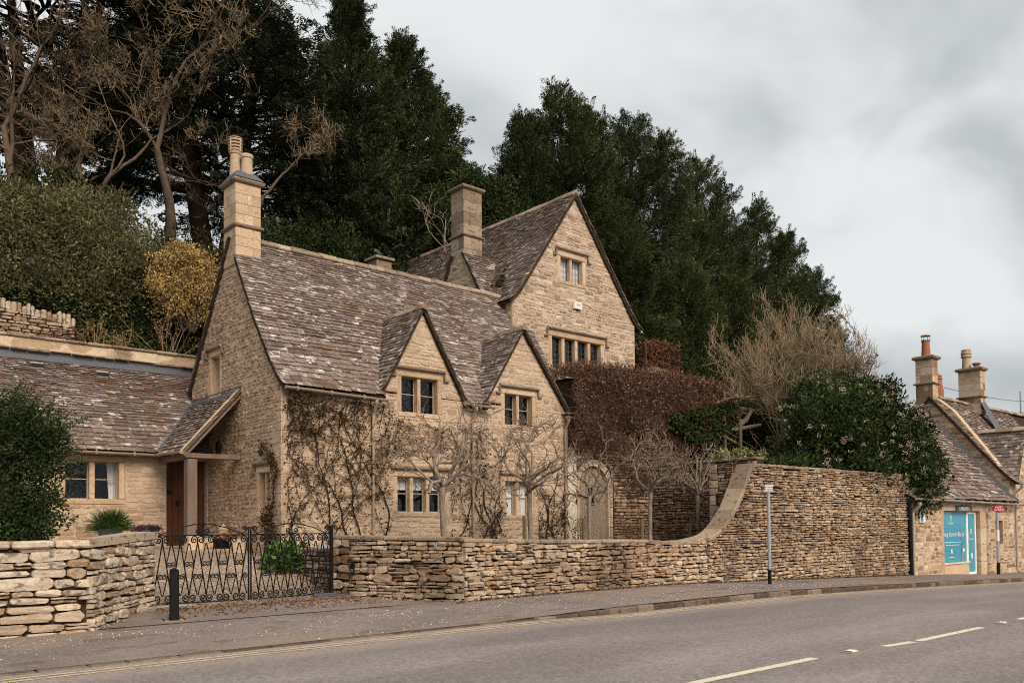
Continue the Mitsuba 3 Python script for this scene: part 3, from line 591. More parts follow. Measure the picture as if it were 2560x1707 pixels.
# chimney with two pots
ch = chimney(cot, 9.2, 9.88, 21.1, 21.84, 8.3, 9.25, 10.4, R(41), course=.27)
m = MB(); fl = [(9.13, 21.03, 10.55), (9.95, 21.03, 10.55), (9.95, 21.91, 10.55), (9.13, 21.91, 10.55), (9.3, 21.25, 10.78), (9.8, 21.25, 10.78), (9.8, 21.7, 10.78), (9.3, 21.7, 10.78)]
m.add(np.array(fl), [[0, 1, 5, 4], [1, 2, 6, 5], [2, 3, 7, 6], [3, 0, 4, 7], [4, 5, 6, 7]]); m.put(key('flaunching', ch), 'm_lead')
pot(ch, (9.62, 21.36, 10.74), [(.155, 0), (.14, .30), (.135, .44), (.16, .46), (.165, .52), (.15, .55), (.12, .555), (.11, .3)])
m = MB(); lathe(m, [(.15, 0), (.13, .42), (.128, .58), (.15, .60), (.165, .66), (.10, .68), (.10, 1.0)], (9.42, 21.62, 10.74))
for q in range(4): z = .70 + q * .085; lathe(m, [(.10, z), (.175, z - .02), (.178, z + .02), (.10, z + .055)], (9.42, 21.62, 10.74))
for a in np.arange(4) * np.pi / 2 + .4: tube(m, [(9.42 + .168 * math.cos(a), 21.62 + .168 * math.sin(a), 11.40), (9.42 + .168 * math.cos(a), 21.62 + .168 * math.sin(a), 11.74)], .016, 6)
lathe(m, [(.178, 1.0), (.178, 1.02), (.1, 1.04)], (9.42, 21.62, 10.74)); m.put(key('chimney_pot', ch), 'm_terracotta')
m = MB(); lathe(m, [(.02, .26), (.17, .25), (.175, .235), (.17, .22), (.02, .225)], (9.42, 21.62, 11.76)); lathe(m, [(.168, 0), (.168, .05), (.15, .05), (.15, 0)], (9.42, 21.62, 11.76))
for a in np.arange(4) * np.pi / 2: tube(m, [(9.42 + .155 * math.cos(a), 21.62 + .155 * math.sin(a), 11.78), (9.42 + .155 * math.cos(a), 21.62 + .155 * math.sin(a), 12.0)], .01, 5)
m.put(key('cowl', ch), 'm_iron')
# ---------------------------------------------------------------- the low wing
YW = 22.96
wing = thing('cottage_wing', 'low stone wing with long slate roof and plastered parapet left of the cottage', 'house')
FW = Frame((0, YW, 0), (1, 0, 0))
hw = [window(wing, FW, 5.7, 6.94, 2.28, 3.22, 2, 'mid', s=.15, mull=.13, hood=False, label='two light window behind the clipped bush, grey curtain inside', back='curtain')]
wall_part(wing, FW, sbox(-3, .5, 9.22, 3.46), hw + [sbox(8.12, .4, 9.20, 3.34)], rng=R(51), ch=(.10, .17), sw=(.2, .5), gap=.015, h=.012, tone=lambda q: .5 if q[0] < 7.3 else .65)
dr = key('door', wing); labels[dr] = {'label': 'dark brown plank door in the porch'}
for i in range(6):
    m = MB(); a = 8.16 + i * .175; fbox(m, FW, a, a + .168, 1.08, 3.3, -.22, -.17 + .006 * (i % 2), c=(.5, i * .17), e=.008); m.put(key('plank', dr), 'm_wood_door')
m = MB(); fbox(m, FW, 8.12, 9.2, 3.29, 3.35, -.22, -.08); fbox(m, FW, 8.10, 8.16, 1.05, 3.3, -.2, -.1); m.put(key('frame', dr), 'm_wood_door')
m = MB(); fbox(m, FW, 8.42, 8.52, 2.14, 2.28, -.16, -.13); fbox(m, FW, 8.62, 8.85, 2.16, 2.22, -.16, -.14); fbox(m, FW, 8.2, 8.3, 2.45, 2.55, -.16, -.13); m.put(key('latch', dr), 'm_iron')
rw = key('roof', wing)
SW = Surf((0, 0, 0), (1, 0, 0), [(0, 22.66, 3.47), (0, 22.95, 3.72), (0, 25.0, 6.02)])
reg = Polygon([(-3, 0), (9.2, 0), (9.2, SW.vof(1, 24.2)), (10.6, SW.vof(1, 24.35)), (10.6, SW.V), (-3, SW.V)])
m = MB(); deck(m, SW, reg); m.put(key('deck', rw), 'm_gap')
emit(slates(SW, Polygon([(1.5, 0)] + list(reg.exterior.coords)[1:5] + [(1.5, SW.V)]), R(52), exp=(.19, .068), sw=(.2, .38), tone=lambda u, v: .36 + .25 * meshkit.noise(np.array([[u * .9, v, 4]]))[0]), rw, 'slate', 'slates', 'm_slate')
m = MB(); fbox(m, WORLD, -3, 10.7, 24.96, 25.2, 5.85, 6.5, e=.01); m.put(key('parapet', wing), 'm_plaster')
rng = R(53); x = -3; pcs = []
while x < 10.6:
    w = rng.uniform(.45, 1.0); v, f = bevel_box([x + .004, 24.90 + rng.uniform(-.01, .01), 6.5 + rng.uniform(-.004, .004)], [x + w - .004, 25.27, 6.575], .02); pcs.append((v, f, (rng.random(), rng.random()))); x += w
emit(pcs, wing, 'coping_stone', 'coping_stones', 'm_weathered')
x = -3; pcs = []
while x < 10.6:
    w = rng.uniform(.35, .8); v, f = bevel_box([x + .01, 24.82 + rng.uniform(-.02, .05), 6.17 + rng.uniform(-.02, .02)], [x + w - .01, 25.0, 6.215], .012); pcs.append((v, f, (rng.random(), rng.random()))); x += w
emit(pcs, wing, 'drip_slate', 'drip_slates', 'm_weathered')
m = MB(); m.add(SW.at(np.array([[-3, SW.V - .17, .05], [10.6, SW.V - .17, .05], [10.6, SW.V + .01, .10], [-3, SW.V + .01, .10]])), [[0, 1, 2, 3]]); fbox(m, WORLD, -3, 10.6, 24.93, 24.97, 6.02, 6.17); m.put(key('lead_flashing', wing), 'm_lead')
gutter(wing, (-3, 22.60, 3.46), (7.9, 22.60, 3.44), .06)
for i, (x, y) in enumerate(((5.43, 24.83), (7.0, 24.83))):
    k = key('roof_vent', wing); v0 = SW.vof(1, 24.62 if i else 24.68)
    m = MB(); q = np.array([[x - .16, v0 - .02, .03], [x + .16, v0 - .02, .03], [x + .16, v0 + .2, .02], [x - .16, v0 + .2, .02], [x - .14, v0 - .02, .20], [x + .14, v0 - .02, .20], [x + .16, v0 + .2, .03], [x - .16, v0 + .2, .03]])
    m.add(SW.at(q), [[0, 1, 5, 4], [1, 2, 6, 5], [3, 0, 4, 7], [4, 5, 6, 7]]); m.put(key('lead_hood', k), 'm_lead')
    o = SW.at(np.array([x, v0 - .025, .03])); fr = Frame(o, (1, 0, 0), (0, .25, 1))
    for j in range(5):
        m = MB(); fbox(m, fr, -.15, .15, .0 + j * .036, .03 + j * .036, .0, .03, e=.003); m.put(key('louvre', k), 'm_louvre')
# ---------------------------------------------------------------- timber porch in the corner
po = thing('porch', 'lean-to timber porch with mossy slates and stone footed post at the brown door', 'porch')
YP = 20.95
SP = Surf((0, 0, 0), (0, -1, 0), [(7.82, 0, 3.42), (9.21, 0, 4.98)])
def yw_at(z): return float(np.interp(z, [3.47, 3.72, 6.02], [22.66, 22.95, 25.0]))
reg = Polygon([(-YP + .12, 0), (-YP + .12, SP.V)] + [(-yw_at(3.42 + 1.56 * t), SP.V * t) for t in np.linspace(1, 0, 8)])
m = MB(); deck(m, SP, reg, t=.04); m.put(key('deck', po), 'm_gap')
rp = key('roof', po); emit(slates(SP, reg, R(61), exp=(.14, .085), sw=(.15, .28), lift=4), rp, 'slate', 'slates', 'm_slate')
m = MB(); m.add(np.array([[9.215, 20.85, 5.03], [9.215, 24.3, 5.03], [9.08, 24.3, 4.90], [9.08, 20.85, 4.90], [9.22, 20.85, 5.12], [9.22, 24.3, 5.12]]), [[3, 2, 1, 0], [0, 1, 5, 4]]); m.put(key('lead_flashing', po), 'm_lead')
m = MB(); tube(m, [(7.80, 22.7, 3.52), (8.25, 23.1, 3.98), (9.2, 24.0, 5.04)], .035, 6); m.put(key('valley_flashing', po), 'm_lead')
fr = Frame((7.76, YP - .06, 3.32), (1.45, 0, 1.63), (-1.63, 0, 1.45))
m = MB(); fbox(m, fr, 0, 2.19, -.10, .075, -.0, .05, c=(.3, .3)); m.put(key('barge_board', po), 'm_wood_grey')
m = MB(); fbox(m, fr, 0, 2.2, .075, .10, -.02, .075, c=(.7, .3)); m.put(key('batten', po), 'm_ashlar')
FPo = Frame((0, YP - .08, 0), (1, 0, 0))
m = MB(); fbox(m, FPo, 7.88, 8.13, 1.36, 3.22, -.24, 0, c=(.5, .2), e=.015); m.put(key('post', po), 'm_wood_grey')
m = MB(); fbox(m, FPo, 7.84, 9.24, 3.24, 3.36, -.2, .012, c=(.4, .7), e=.012); m.put(key('tie_beam', po), 'm_wood_grey')
m = MB(); fbox(m, WORLD, 7.9, 8.06, YP, 22.9, 3.23, 3.38, c=(.4, .7)); m.put(key('wall_plate', po), 'm_wood_grey')
m = MB(); v, f = bevel_box([7.80, YP - .38, .9], [8.22, YP + .05, 1.38], .06); v[:, :2] += np.where(v[:, 2:] > 1.2, (np.array([8.01, YP - .16]) - v[:, :2]) * .25, 0); m.add(v, f, (.8, .4)); m.put(key('stone_foot', po), 'm_ashlar')
m = MB(); fbox(m, WORLD, 7.7, 9.2, YP - .45, 22.9, .8, 1.02, c=(.7, .5), e=.02); m.put(key('step', po), 'm_weathered')
gutter(po, (7.72, 22.6, 3.44), (7.72, YP - .12, 3.40), .06)
ln = thing('wall_lantern', 'black iron wall lantern hanging under the porch roof', 'lantern')
m = MB(); lathe(m, [(.0, .2), (.05, .15), (.085, .11), (.09, .10), (.07, -.12), (.075, -.14), (.0, -.15)], (9.08, 21.9, 3.62), 6); tube(m, [(9.22, 21.9, 3.92), (9.08, 21.9, 3.95), (9.08, 21.9, 3.8)], .012, 6); m.put(key('body', ln), 'm_iron')
mt = thing('door_mat', 'reddish door mat on the step in front of the brown door', 'mat'); m = MB(); fbox(m, WORLD, 8.25, 9.1, 22.2, 22.75, 1.02, 1.045, e=.008); m.put(key('pile', mt), 'm_terracotta_red')
# ---------------------------------------------------------------- the tall gabled house
YT = 20.72
tall = thing('tall_house', 'tall gabled limestone house behind the cottage, with leaded mullioned windows', 'house')
FT = Frame((0, YT, 0), (1, 0, 0))
G = Polygon([(18.3, 4.5), (18.3, 8.86), (18.5, 9.05), (19.33, 10.26), (20.37, 11.68), (21.16, 12.86), (21.84, 12.0), (23.06, 10.54), (24.2, 8.95), (24.26, 8.8), (24.26, 4.5)])
ht = [window(tall, FT, 20.5, 21.56, 9.84, 10.66, 2, 'leaded', s=.16, mull=.13, label='two light leaded attic window with pale sheets painted as sky reflection', back='grey', blind=1.0, drop=.2, cames=(3, 4)),
      window(tall, FT, 20.06, 22.45, 6.75, 7.88, 4, 'leaded', s=.16, mull=.14, label='four light leaded window above the beech hedge', drop=.22, cames=(3, 6))]
wall_part(tall, FT, G, ht, rng=R(71), stone='m_tall_stone', ch=(.07, .15), sw=(.14, .42), gap=.028, h=.015, jit=.9, wave=.028)
FL = Frame((18.3, 0, 0), (0, -1, 0))
gl = Polygon([(-30, 4.5), (-YT - .02, 4.5), (-YT - .02, 8.86), (-22.2, 8.86), (-23.2, 10.75), (-23.95, 10.75), (-24.6, 9.6), (-24.6, 8.86), (-30, 8.86)])
wall_part(tall, FL, gl.intersection(sbox(-25, 5.5, -20, 12)), [], rng=R(72), stone='m_cottage_stone', ch=(.08, .16), sw=(.16, .42), gap=.02, h=.013, jit=.6)
m = MB(); fbox(m, WORLD, 23.86, 24.26, YT + .42, 30, 4.5, 8.85); m.put(key('wall', tall), 'm_mortar')
rt_ = key('roof', tall); m = MB()
ST = Surf((0, 0, 0), (0, -1, 0), [(18.08, 0, 8.74), (18.5, 0, 9.14), (21.16, 0, 12.96)])
gz = lambda z: (22.15 + (z - 9.1) * (1.05 / 1.75), 24.65 - (z - 9.1) * .42)      # the side gable's slopes on the main slope
cut = Polygon([(-22.12, -.1), (-22.15, ST.vof(2, 9.1)), (-23.25, ST.vof(2, 10.95)), (-23.9, ST.vof(2, 10.95)), (-24.6, ST.vof(2, 9.2)), (-24.6, -.1)])
reg = sbox(-31, 0, -YT + .13, ST.V).difference(cut); deck(m, ST, reg)
pcs = slates(ST, reg, R(73), exp=(.15, .085), sw=(.16, .3), lift=4.2, tone=lambda u, v: .42 + .3 * meshkit.noise(np.array([[u * .6, v, 9]]))[0])
SR = Surf((0, 0, 0), (0, 1, 0), [(24.55, 0, 8.68), (24.1, 0, 9.1), (21.16, 0, 12.96)])
deck(m, SR, sbox(YT - .1, 0, 32, SR.V)); pcs += slates(SR, sbox(YT - .12, 0, YT + .9, SR.V), R(74), exp=(.17, .11), sw=(.2, .34), lift=5)
# slopes of the side gable under the chimney
for sg, y0 in ((-1, 22.08), (1, 24.72)):
    S = Surf((0, 0, 0), (sg * -1 * -1 if False else (1 if sg < 0 else -1), 0, 0), [(0, y0, 9.12), (0, 23.24 if sg < 0 else 23.9, 10.98)])
    zs = np.linspace(9.12, 10.98, 7); xm = [float(np.interp(z, [8.74, 9.14, 12.96], [18.08, 18.5, 21.16])) for z in zs]; u = 1 if sg < 0 else -1
    poly = Polygon([(u * 18.22, 0), (u * 18.22, S.V)] + [(u * (x + .08), S.V * t) for x, t in zip(xm[::-1], np.linspace(1, 0, 7))])
    poly = poly if poly.is_valid else poly.buffer(0)
    deck(m, S, poly, t=.05); pcs += slates(S, poly, R(75 + sg), exp=(.14, .10), sw=(.15, .28), lift=4.2)
m.put(key('deck', rt_), 'm_gap'); emit(pcs, rt_, 'slate', 'slates', 'm_slate')
ridge(rt_, (21.16, 20.6, 13.04), (21.16, 32, 13.02), R(76), half=.14, drop=.15)
m = MB(); rng = R(77)
for i in range(26):
    a = rng.normal(size=3) * [.16, .22, .10]; q = ST.at(np.array([-22.0 + a[1], ST.vof(2, 9.75) + a[0], .06])); lathe(m, [(.0, -.03), (.07, -.02), (.06, .03), (.0, .05)], q, 7, (.1, .1))
m.put(key('moss', rt_), 'm_bank')
gutter(tall, (24.56, YT - .1, 8.66), (24.56, 28, 8.6), .06, 'm_gutter_pale')
c2 = chimney(tall, 18.33, 19.14, 23.26, 23.96, 10.3, 11.55, 13.2, R(78), course=.42, stone='m_weathered', cap=.1)
labels[c2] = {'label': 'plain square chimney stack with moulded cap, no pots'}
sc = thing('rear_chimney', 'short stone chimney top behind the cottage ridge with a pigeon on it', 'chimney')
m = MB(); fbox(m, WORLD, 16.42, 17.05, 25.8, 26.4, 8.0, 11.0, c=(.3, .3), e=.02); m.put(key('stack', sc), 'm_weathered')
m = MB(); fbox(m, WORLD, 16.33, 17.14, 25.71, 26.49, 11.0, 11.1, c=(.5, .3), e=.03); m.put(key('cap', sc), 'm_weathered')
bd = thing('pigeon', 'grey pigeon perched on the short rear chimney', 'pigeon')
bx = np.array([16.5, 25.85, 11.1]); m = MB()
body = trimesh.creation.icosphere(3, 1.0); v = np.array(body.vertices) * [.14, .065, .07]; v[:, 2] += v[:, 0] * -.55 + .0; v[:, 0] *= np.where(v[:, 0] > 0, 1.25, 1); v[:, 1:] *= (1 - .55 * np.clip(v[:, :1] / .17, 0, 1))
hd = np.array(trimesh.creation.icosphere(2, .037).vertices) + [-.125, 0, .125]
m.add(bx + v + [0, 0, .12], body.faces); m.add(bx + hd + [0, 0, .07], trimesh.creation.icosphere(2, .037).faces); lathe(m, [(.03, 0), (.034, .04), (.03, .08)], bx + [-.115, 0, .13], 8); tube(m, [bx + [-.155, 0, .195], bx + [-.185, 0, .185]], [.01, .002], 5)
for s in (-.02, .02): tube(m, [bx + [0, s, .08], bx + [-.01, s, .0]], .006, 5)
m.put(key('body', bd), 'm_lead')
ab = thing('alarm_box', 'white alarm box fixed on the tall gable between its two windows', 'alarm box')
m = MB(); fbox(m, FT, 21.04, 21.43, 8.94, 9.2, .012, .1, e=.02); m.put(key('case', ab), 'm_white')
m = MB()
for i in range(3): fbox(m, FT, 21.16 + i * .07, 21.2 + i * .07, 9.06, 9.12, .1, .104, e=.002)
m.put(key('mark', ab), 'm_galvanised')
m = MB(); fbox(m, FT, 21.2, 21.3, 8.9, 8.94, .03, .08); m.put(key('strobe', ab), 'm_iron')
# ---------------------------------------------------------------- dry stone boundary walls
def dense(v, f, amp, scale, seed, levels=1):
    "split the triangles and roughen: for stones seen large"
    m = trimesh.Trimesh(v, f, process=False)
    for _ in range(levels): m = m.subdivide()
    v = np.array(m.vertices); d = meshkit.fbm(v * scale, 3, seed) - .5
    return v + np.array(m.vertex_normals) * d[:, None] * amp, np.array(m.faces)
lw = thing('dry_stone_wall', 'pale dry stone wall of large rough blocks with slab coping, left of the iron gates', 'stone wall')
FL1 = Frame((0, 13.78, 0), (1, 0, 0)); cor, end = np.array([3.76, 13.78]), np.array([5.44, 16.02]); Ls = np.linalg.norm(end - cor); FL2 = Frame((*cor, 0), (*(end - cor), 0))
k = key('core', lw); m = MB(); fbox(m, WORLD, -1.5, 3.72, 13.83, 14.3, -.1, 1.24); fr = FL2; fbox(m, fr, .0, Ls - .02, -.1, 1.34, -.5, -.05); m.put(k, 'm_gap')
rng = R(81)
kw = dict(ch=(.06, .165), sw=(.18, .6), gap=.015, h=.042, jit=.5, wave=.026, sunk=.08, bevel=.02, jumper=.18)
a = courses(FL1, sbox(-1.5, -.06, 3.76, 1.25), rng, **kw); kw.update(sw=(.16, .46), ch=(.07, .17)); b = courses(FL2, Polygon([(0, -.06), (Ls, .0), (Ls, 1.34), (0, 1.25)]), rng, **kw)
pcs = []
for v, f, c in a + b:
    if v[:, 0].max() > 2.0: v, f = dense(v, f, .034, 16, 3)
    pcs.append((v, f, c))
emit(pcs, lw, 'stone', 'stones', 'm_dry_stone_pale')
for i, (x0, x1) in enumerate(((-1.5, .9), (.9, 1.9), (1.9, 2.72), (2.72, 3.28), (3.28, 3.78))):
    v, f = bevel_box([x0 + .01, 13.72 - .01 * (i % 2), 1.25], [x1 - .01, 14.35, 1.36], .025); v, f = dense(v, f, .03, 8, i, 3); MB().add(v, f, (.3 + .15 * i, .4)).put(key('coping_stone', lw), 'm_dry_stone_pale')
P = [np.array([3.74, 13.70]), np.array([5.5, 15.98]), np.array([5.1, 16.3]), np.array([3.70, 14.32])]
v = np.array([[*p, z] for z, o in ((0, 0), (.125, .012)) for p in P]); v[:, 2] += np.where(np.isin(np.arange(8) % 4, [1, 2]), 1.345, 1.25)
m = trimesh.convex.convex_hull(v); v, f = dense(m.vertices, m.faces, .022, 6, 4, 4); MB().add(v, f, (.55, .6)).put(key('coping_stone', lw), 'm_dry_stone_pale')
rw_ = thing('dry_stone_wall', 'long brown dry stone wall right of the gates, sweeping up in a curve to full height', 'stone wall')
A0, A1 = np.array([9.35, 15.8]), np.array([10.49, 13.4]); LA = np.linalg.norm(A1 - A0); FA = Frame((*A0, 0), (*(A1 - A0), 0)); FB = Frame((0, 13.4, 0), (1, 0, 0))
P1 = np.array([9.14, 16.25]); FP = Frame((*P1, 0), (*(A0 - P1), 0)); LP = np.linalg.norm(A0 - P1)
curve = [(10.49, 1.20), (13, 1.13), (15.9, 1.09), (17.1, 1.03), (17.9, 1.05), (18.62, 1.14), (19.05, 1.32), (19.5, 1.68), (19.85, 2.05), (20.1, 2.42), (20.36, 2.85), (20.52, 3.12)]
polyB = Polygon([(10.49, -.1)] + curve + [(30.0, 3.10), (30.0, -.42), (21.3, -.2)])
m = MB(); extrude(m, polyB.buffer(-.02), FB, -.42, -.05); fbox(m, FA, .02, LA, -.1, 1.24, -.4, -.05); fbox(m, FP, 0, LP, -.1, 1.24, -.4, -.05); m.put(key('core', rw_), 'm_gap')
rng = R(83); tnB = lambda q: .40 + .45 * meshkit.noise(np.array([[q[0] * .45, q[1] * .9, 7]]))[0]
pA = courses(FA, Polygon([(0, .0), (LA, -.08), (LA, 1.21), (0, 1.27)]), rng, ch=(.06, .15), sw=(.14, .42), gap=.012, h=.034, jit=.7, wave=.025, sunk=.07, bevel=.014, jumper=.15, tone=lambda q: .35 + .3 * rng.random())
pP = courses(FP, sbox(0, .02, LP, 1.27), rng, ch=(.16, .26), sw=(.3, .5), gap=.01, h=.02, jit=.2, sunk=.07, bevel=.015)
low = polyB.intersection(sbox(0, -1, 18.4, 5)); high = polyB.intersection(sbox(18.4, -1, 31, 5))
pB = courses(FB, low, rng, ch=(.05, .125), sw=(.12, .36), gap=.014, h=.046, jit=.8, wave=.028, sunk=.07, bevel=.013, jumper=.14, tone=tnB)
pC = courses(FB, high, rng, ch=(.05, .105), sw=(.12, .36), gap=.017, h=.05, jit=.8, wave=.026, sunk=.07, bevel=.013, jumper=.1, tone=tnB)
emit([(*dense(v, f, .024, 18, 5), c) for v, f, c in pA + pP] + pB + pC, rw_, 'stone', 'stones', 'm_dry_stone')
# coping: slabs on the low part, smooth weathered slabs round the sweep, thin slabs on the high part
pcs = []; rng = R(85)
u = 0
while u < LA - .05:
    w = min(rng.uniform(.28, .62), LA - u); v, f = bevel_box([u + .005, 1.262 - .055 * u / LA, -.45], [u + w - .005, 1.345 - .055 * u / LA + rng.uniform(-.008, .008), .05 + rng.uniform(-.01, .012)], .018)
    pcs.append((*dense(FA.at(v), f, .02, 9, 2, 2), (rng.uniform(.1, .7), rng.random()))); u += w
v, f = bevel_box([-.02, 1.265, -.42], [LP, 1.35, .03], .02); pcs.append((FP.at(v), f, (.4, .5)))
cx, cz = np.array([c[0] for c in curve]), np.array([c[1] for c in curve]); x = 10.49
while x < 16.0:
    w = rng.uniform(.26, .62); z = np.interp(x + w / 2, cx, cz); v, f = bevel_box([x + .004, z - .005, -.45], [x + w - .004, z + .075 + rng.uniform(-.008, .008), .04 + rng.uniform(-.012, .012)], .018)
    v[:, 1] += np.interp(v[:, 0], cx, cz) - z; pcs.append((*dense(FB.at(v), f, .02, 9, 2, 2), (rng.uniform(.2, .9), rng.random()))); x += w
xs = x; C2 = np.array([(xs, np.interp(xs, cx, cz))] + [c for c in curve if c[0] > xs + .05]); L = np.r_[0, np.cumsum(np.linalg.norm(np.diff(C2, axis=0), axis=1))]
fine = np.stack([np.interp(np.linspace(0, L[-1], 49), L, C2[:, i]) for i in (0, 1)], 1)
for _ in range(3): fine[1:-1] = .25 * fine[:-2] + .5 * fine[1:-1] + .25 * fine[2:]
tn_ = np.gradient(fine, axis=0); tn_ /= np.linalg.norm(tn_, axis=1, keepdims=True); nn = np.stack([-tn_[:, 1], tn_[:, 0]], 1)
for a, b in ((0, 7), (7, 13), (13, 20), (20, 27), (27, 34), (34, 41), (41, 48)):
    m = MB(); q = []
    for i in range(a, b + 1):
        sh = .004 * (i == a) - .004 * (i == b); p = fine[i] + tn_[i] * sh
        for off, dep in ((-.02, .045), (.05, .05), (.07, .02), (.07, -.5), (-.02, -.5)): q.append([*(p + nn[i] * off), dep])
    n = b - a; f = [[5 * i + j, 5 * i + 5 + j, 5 * i + 5 + (j + 1) % 5, 5 * i + (j + 1) % 5] for i in range(n) for j in range(5)] + [[0, 1, 2, 3], [0, 3, 4, 4], [5 * n + 3, 5 * n + 2, 5 * n + 1, 5 * n], [5 * n + 4, 5 * n + 3, 5 * n, 5 * n]]
    v = FB.at(np.array(q)); m = trimesh.Trimesh(v, np.vstack([np.array(f)[:, [0, 2, 1]], np.array(f)[:, [0, 3, 2]]]), process=True); m.fix_normals()
    pcs.append((*dense(m.vertices, m.faces, .016, 7, 6, 2), (rng.uniform(.3, .8), rng.random())))
x = 20.5
while x < 30:
    w = rng.uniform(.35, .8); v, f = bevel_box([x + .004, 3.105, -.45], [x + w - .004, 3.165 + rng.uniform(-.006, .006), .04 + rng.uniform(-.015, .015)], .012); pcs.append((FB.at(v), f, (rng.uniform(.2, .8), rng.random()))); x += w
emit(pcs, rw_, 'coping_stone', 'coping_stones', 'm_weathered')
ic = thing('intercom', 'small black intercom box on the wall end beside the gates', 'intercom')
m = MB(); fbox(m, FA, .06, .16, .56, .76, .03, .075, e=.015); m.put(key('case', ic), 'm_iron'); m = MB(); fbox(m, FA, .08, .14, .59, .66, .075, .079); m.put(key('button_panel', ic), 'm_lead')
pt = thing('metal_plate', 'small grey metal number plate high on the wall face right of the gates', 'plate'); uA = 2.02
m = MB(); fbox(m, FA, uA, uA + .07, 1.08, 1.2, .03, .05, e=.004); m.put(key('plate', pt), 'm_galvanised'); m = MB(); fbox(m, FA, uA + .025, uA + .045, 1.16, 1.18, .05, .053); fbox(m, FA, uA + .025, uA + .045, 1.1, 1.12, .05, .053); m.put(key('mark', pt), 'm_iron')
wd = thing('weeds', 'small green weeds at the foot of the wall beside the gates', 'weeds'); rng = R(86); n = 160; P = np.stack([rng.normal(.75, .22, n), rng.random(n) * .04, rng.random(n) * .08 + .02], 1); m = MB(); kites(m, FA.at(P) * [1, 1, 1], np.c_[rng.normal(size=(n, 2)) * .5, rng.random(n) * 1 + .3], .07, .03, rng, tint(rng, n, (.03, .06, .015), (.07, .11, .03))); m.put(key('leaves', wd), 'm_leaf')
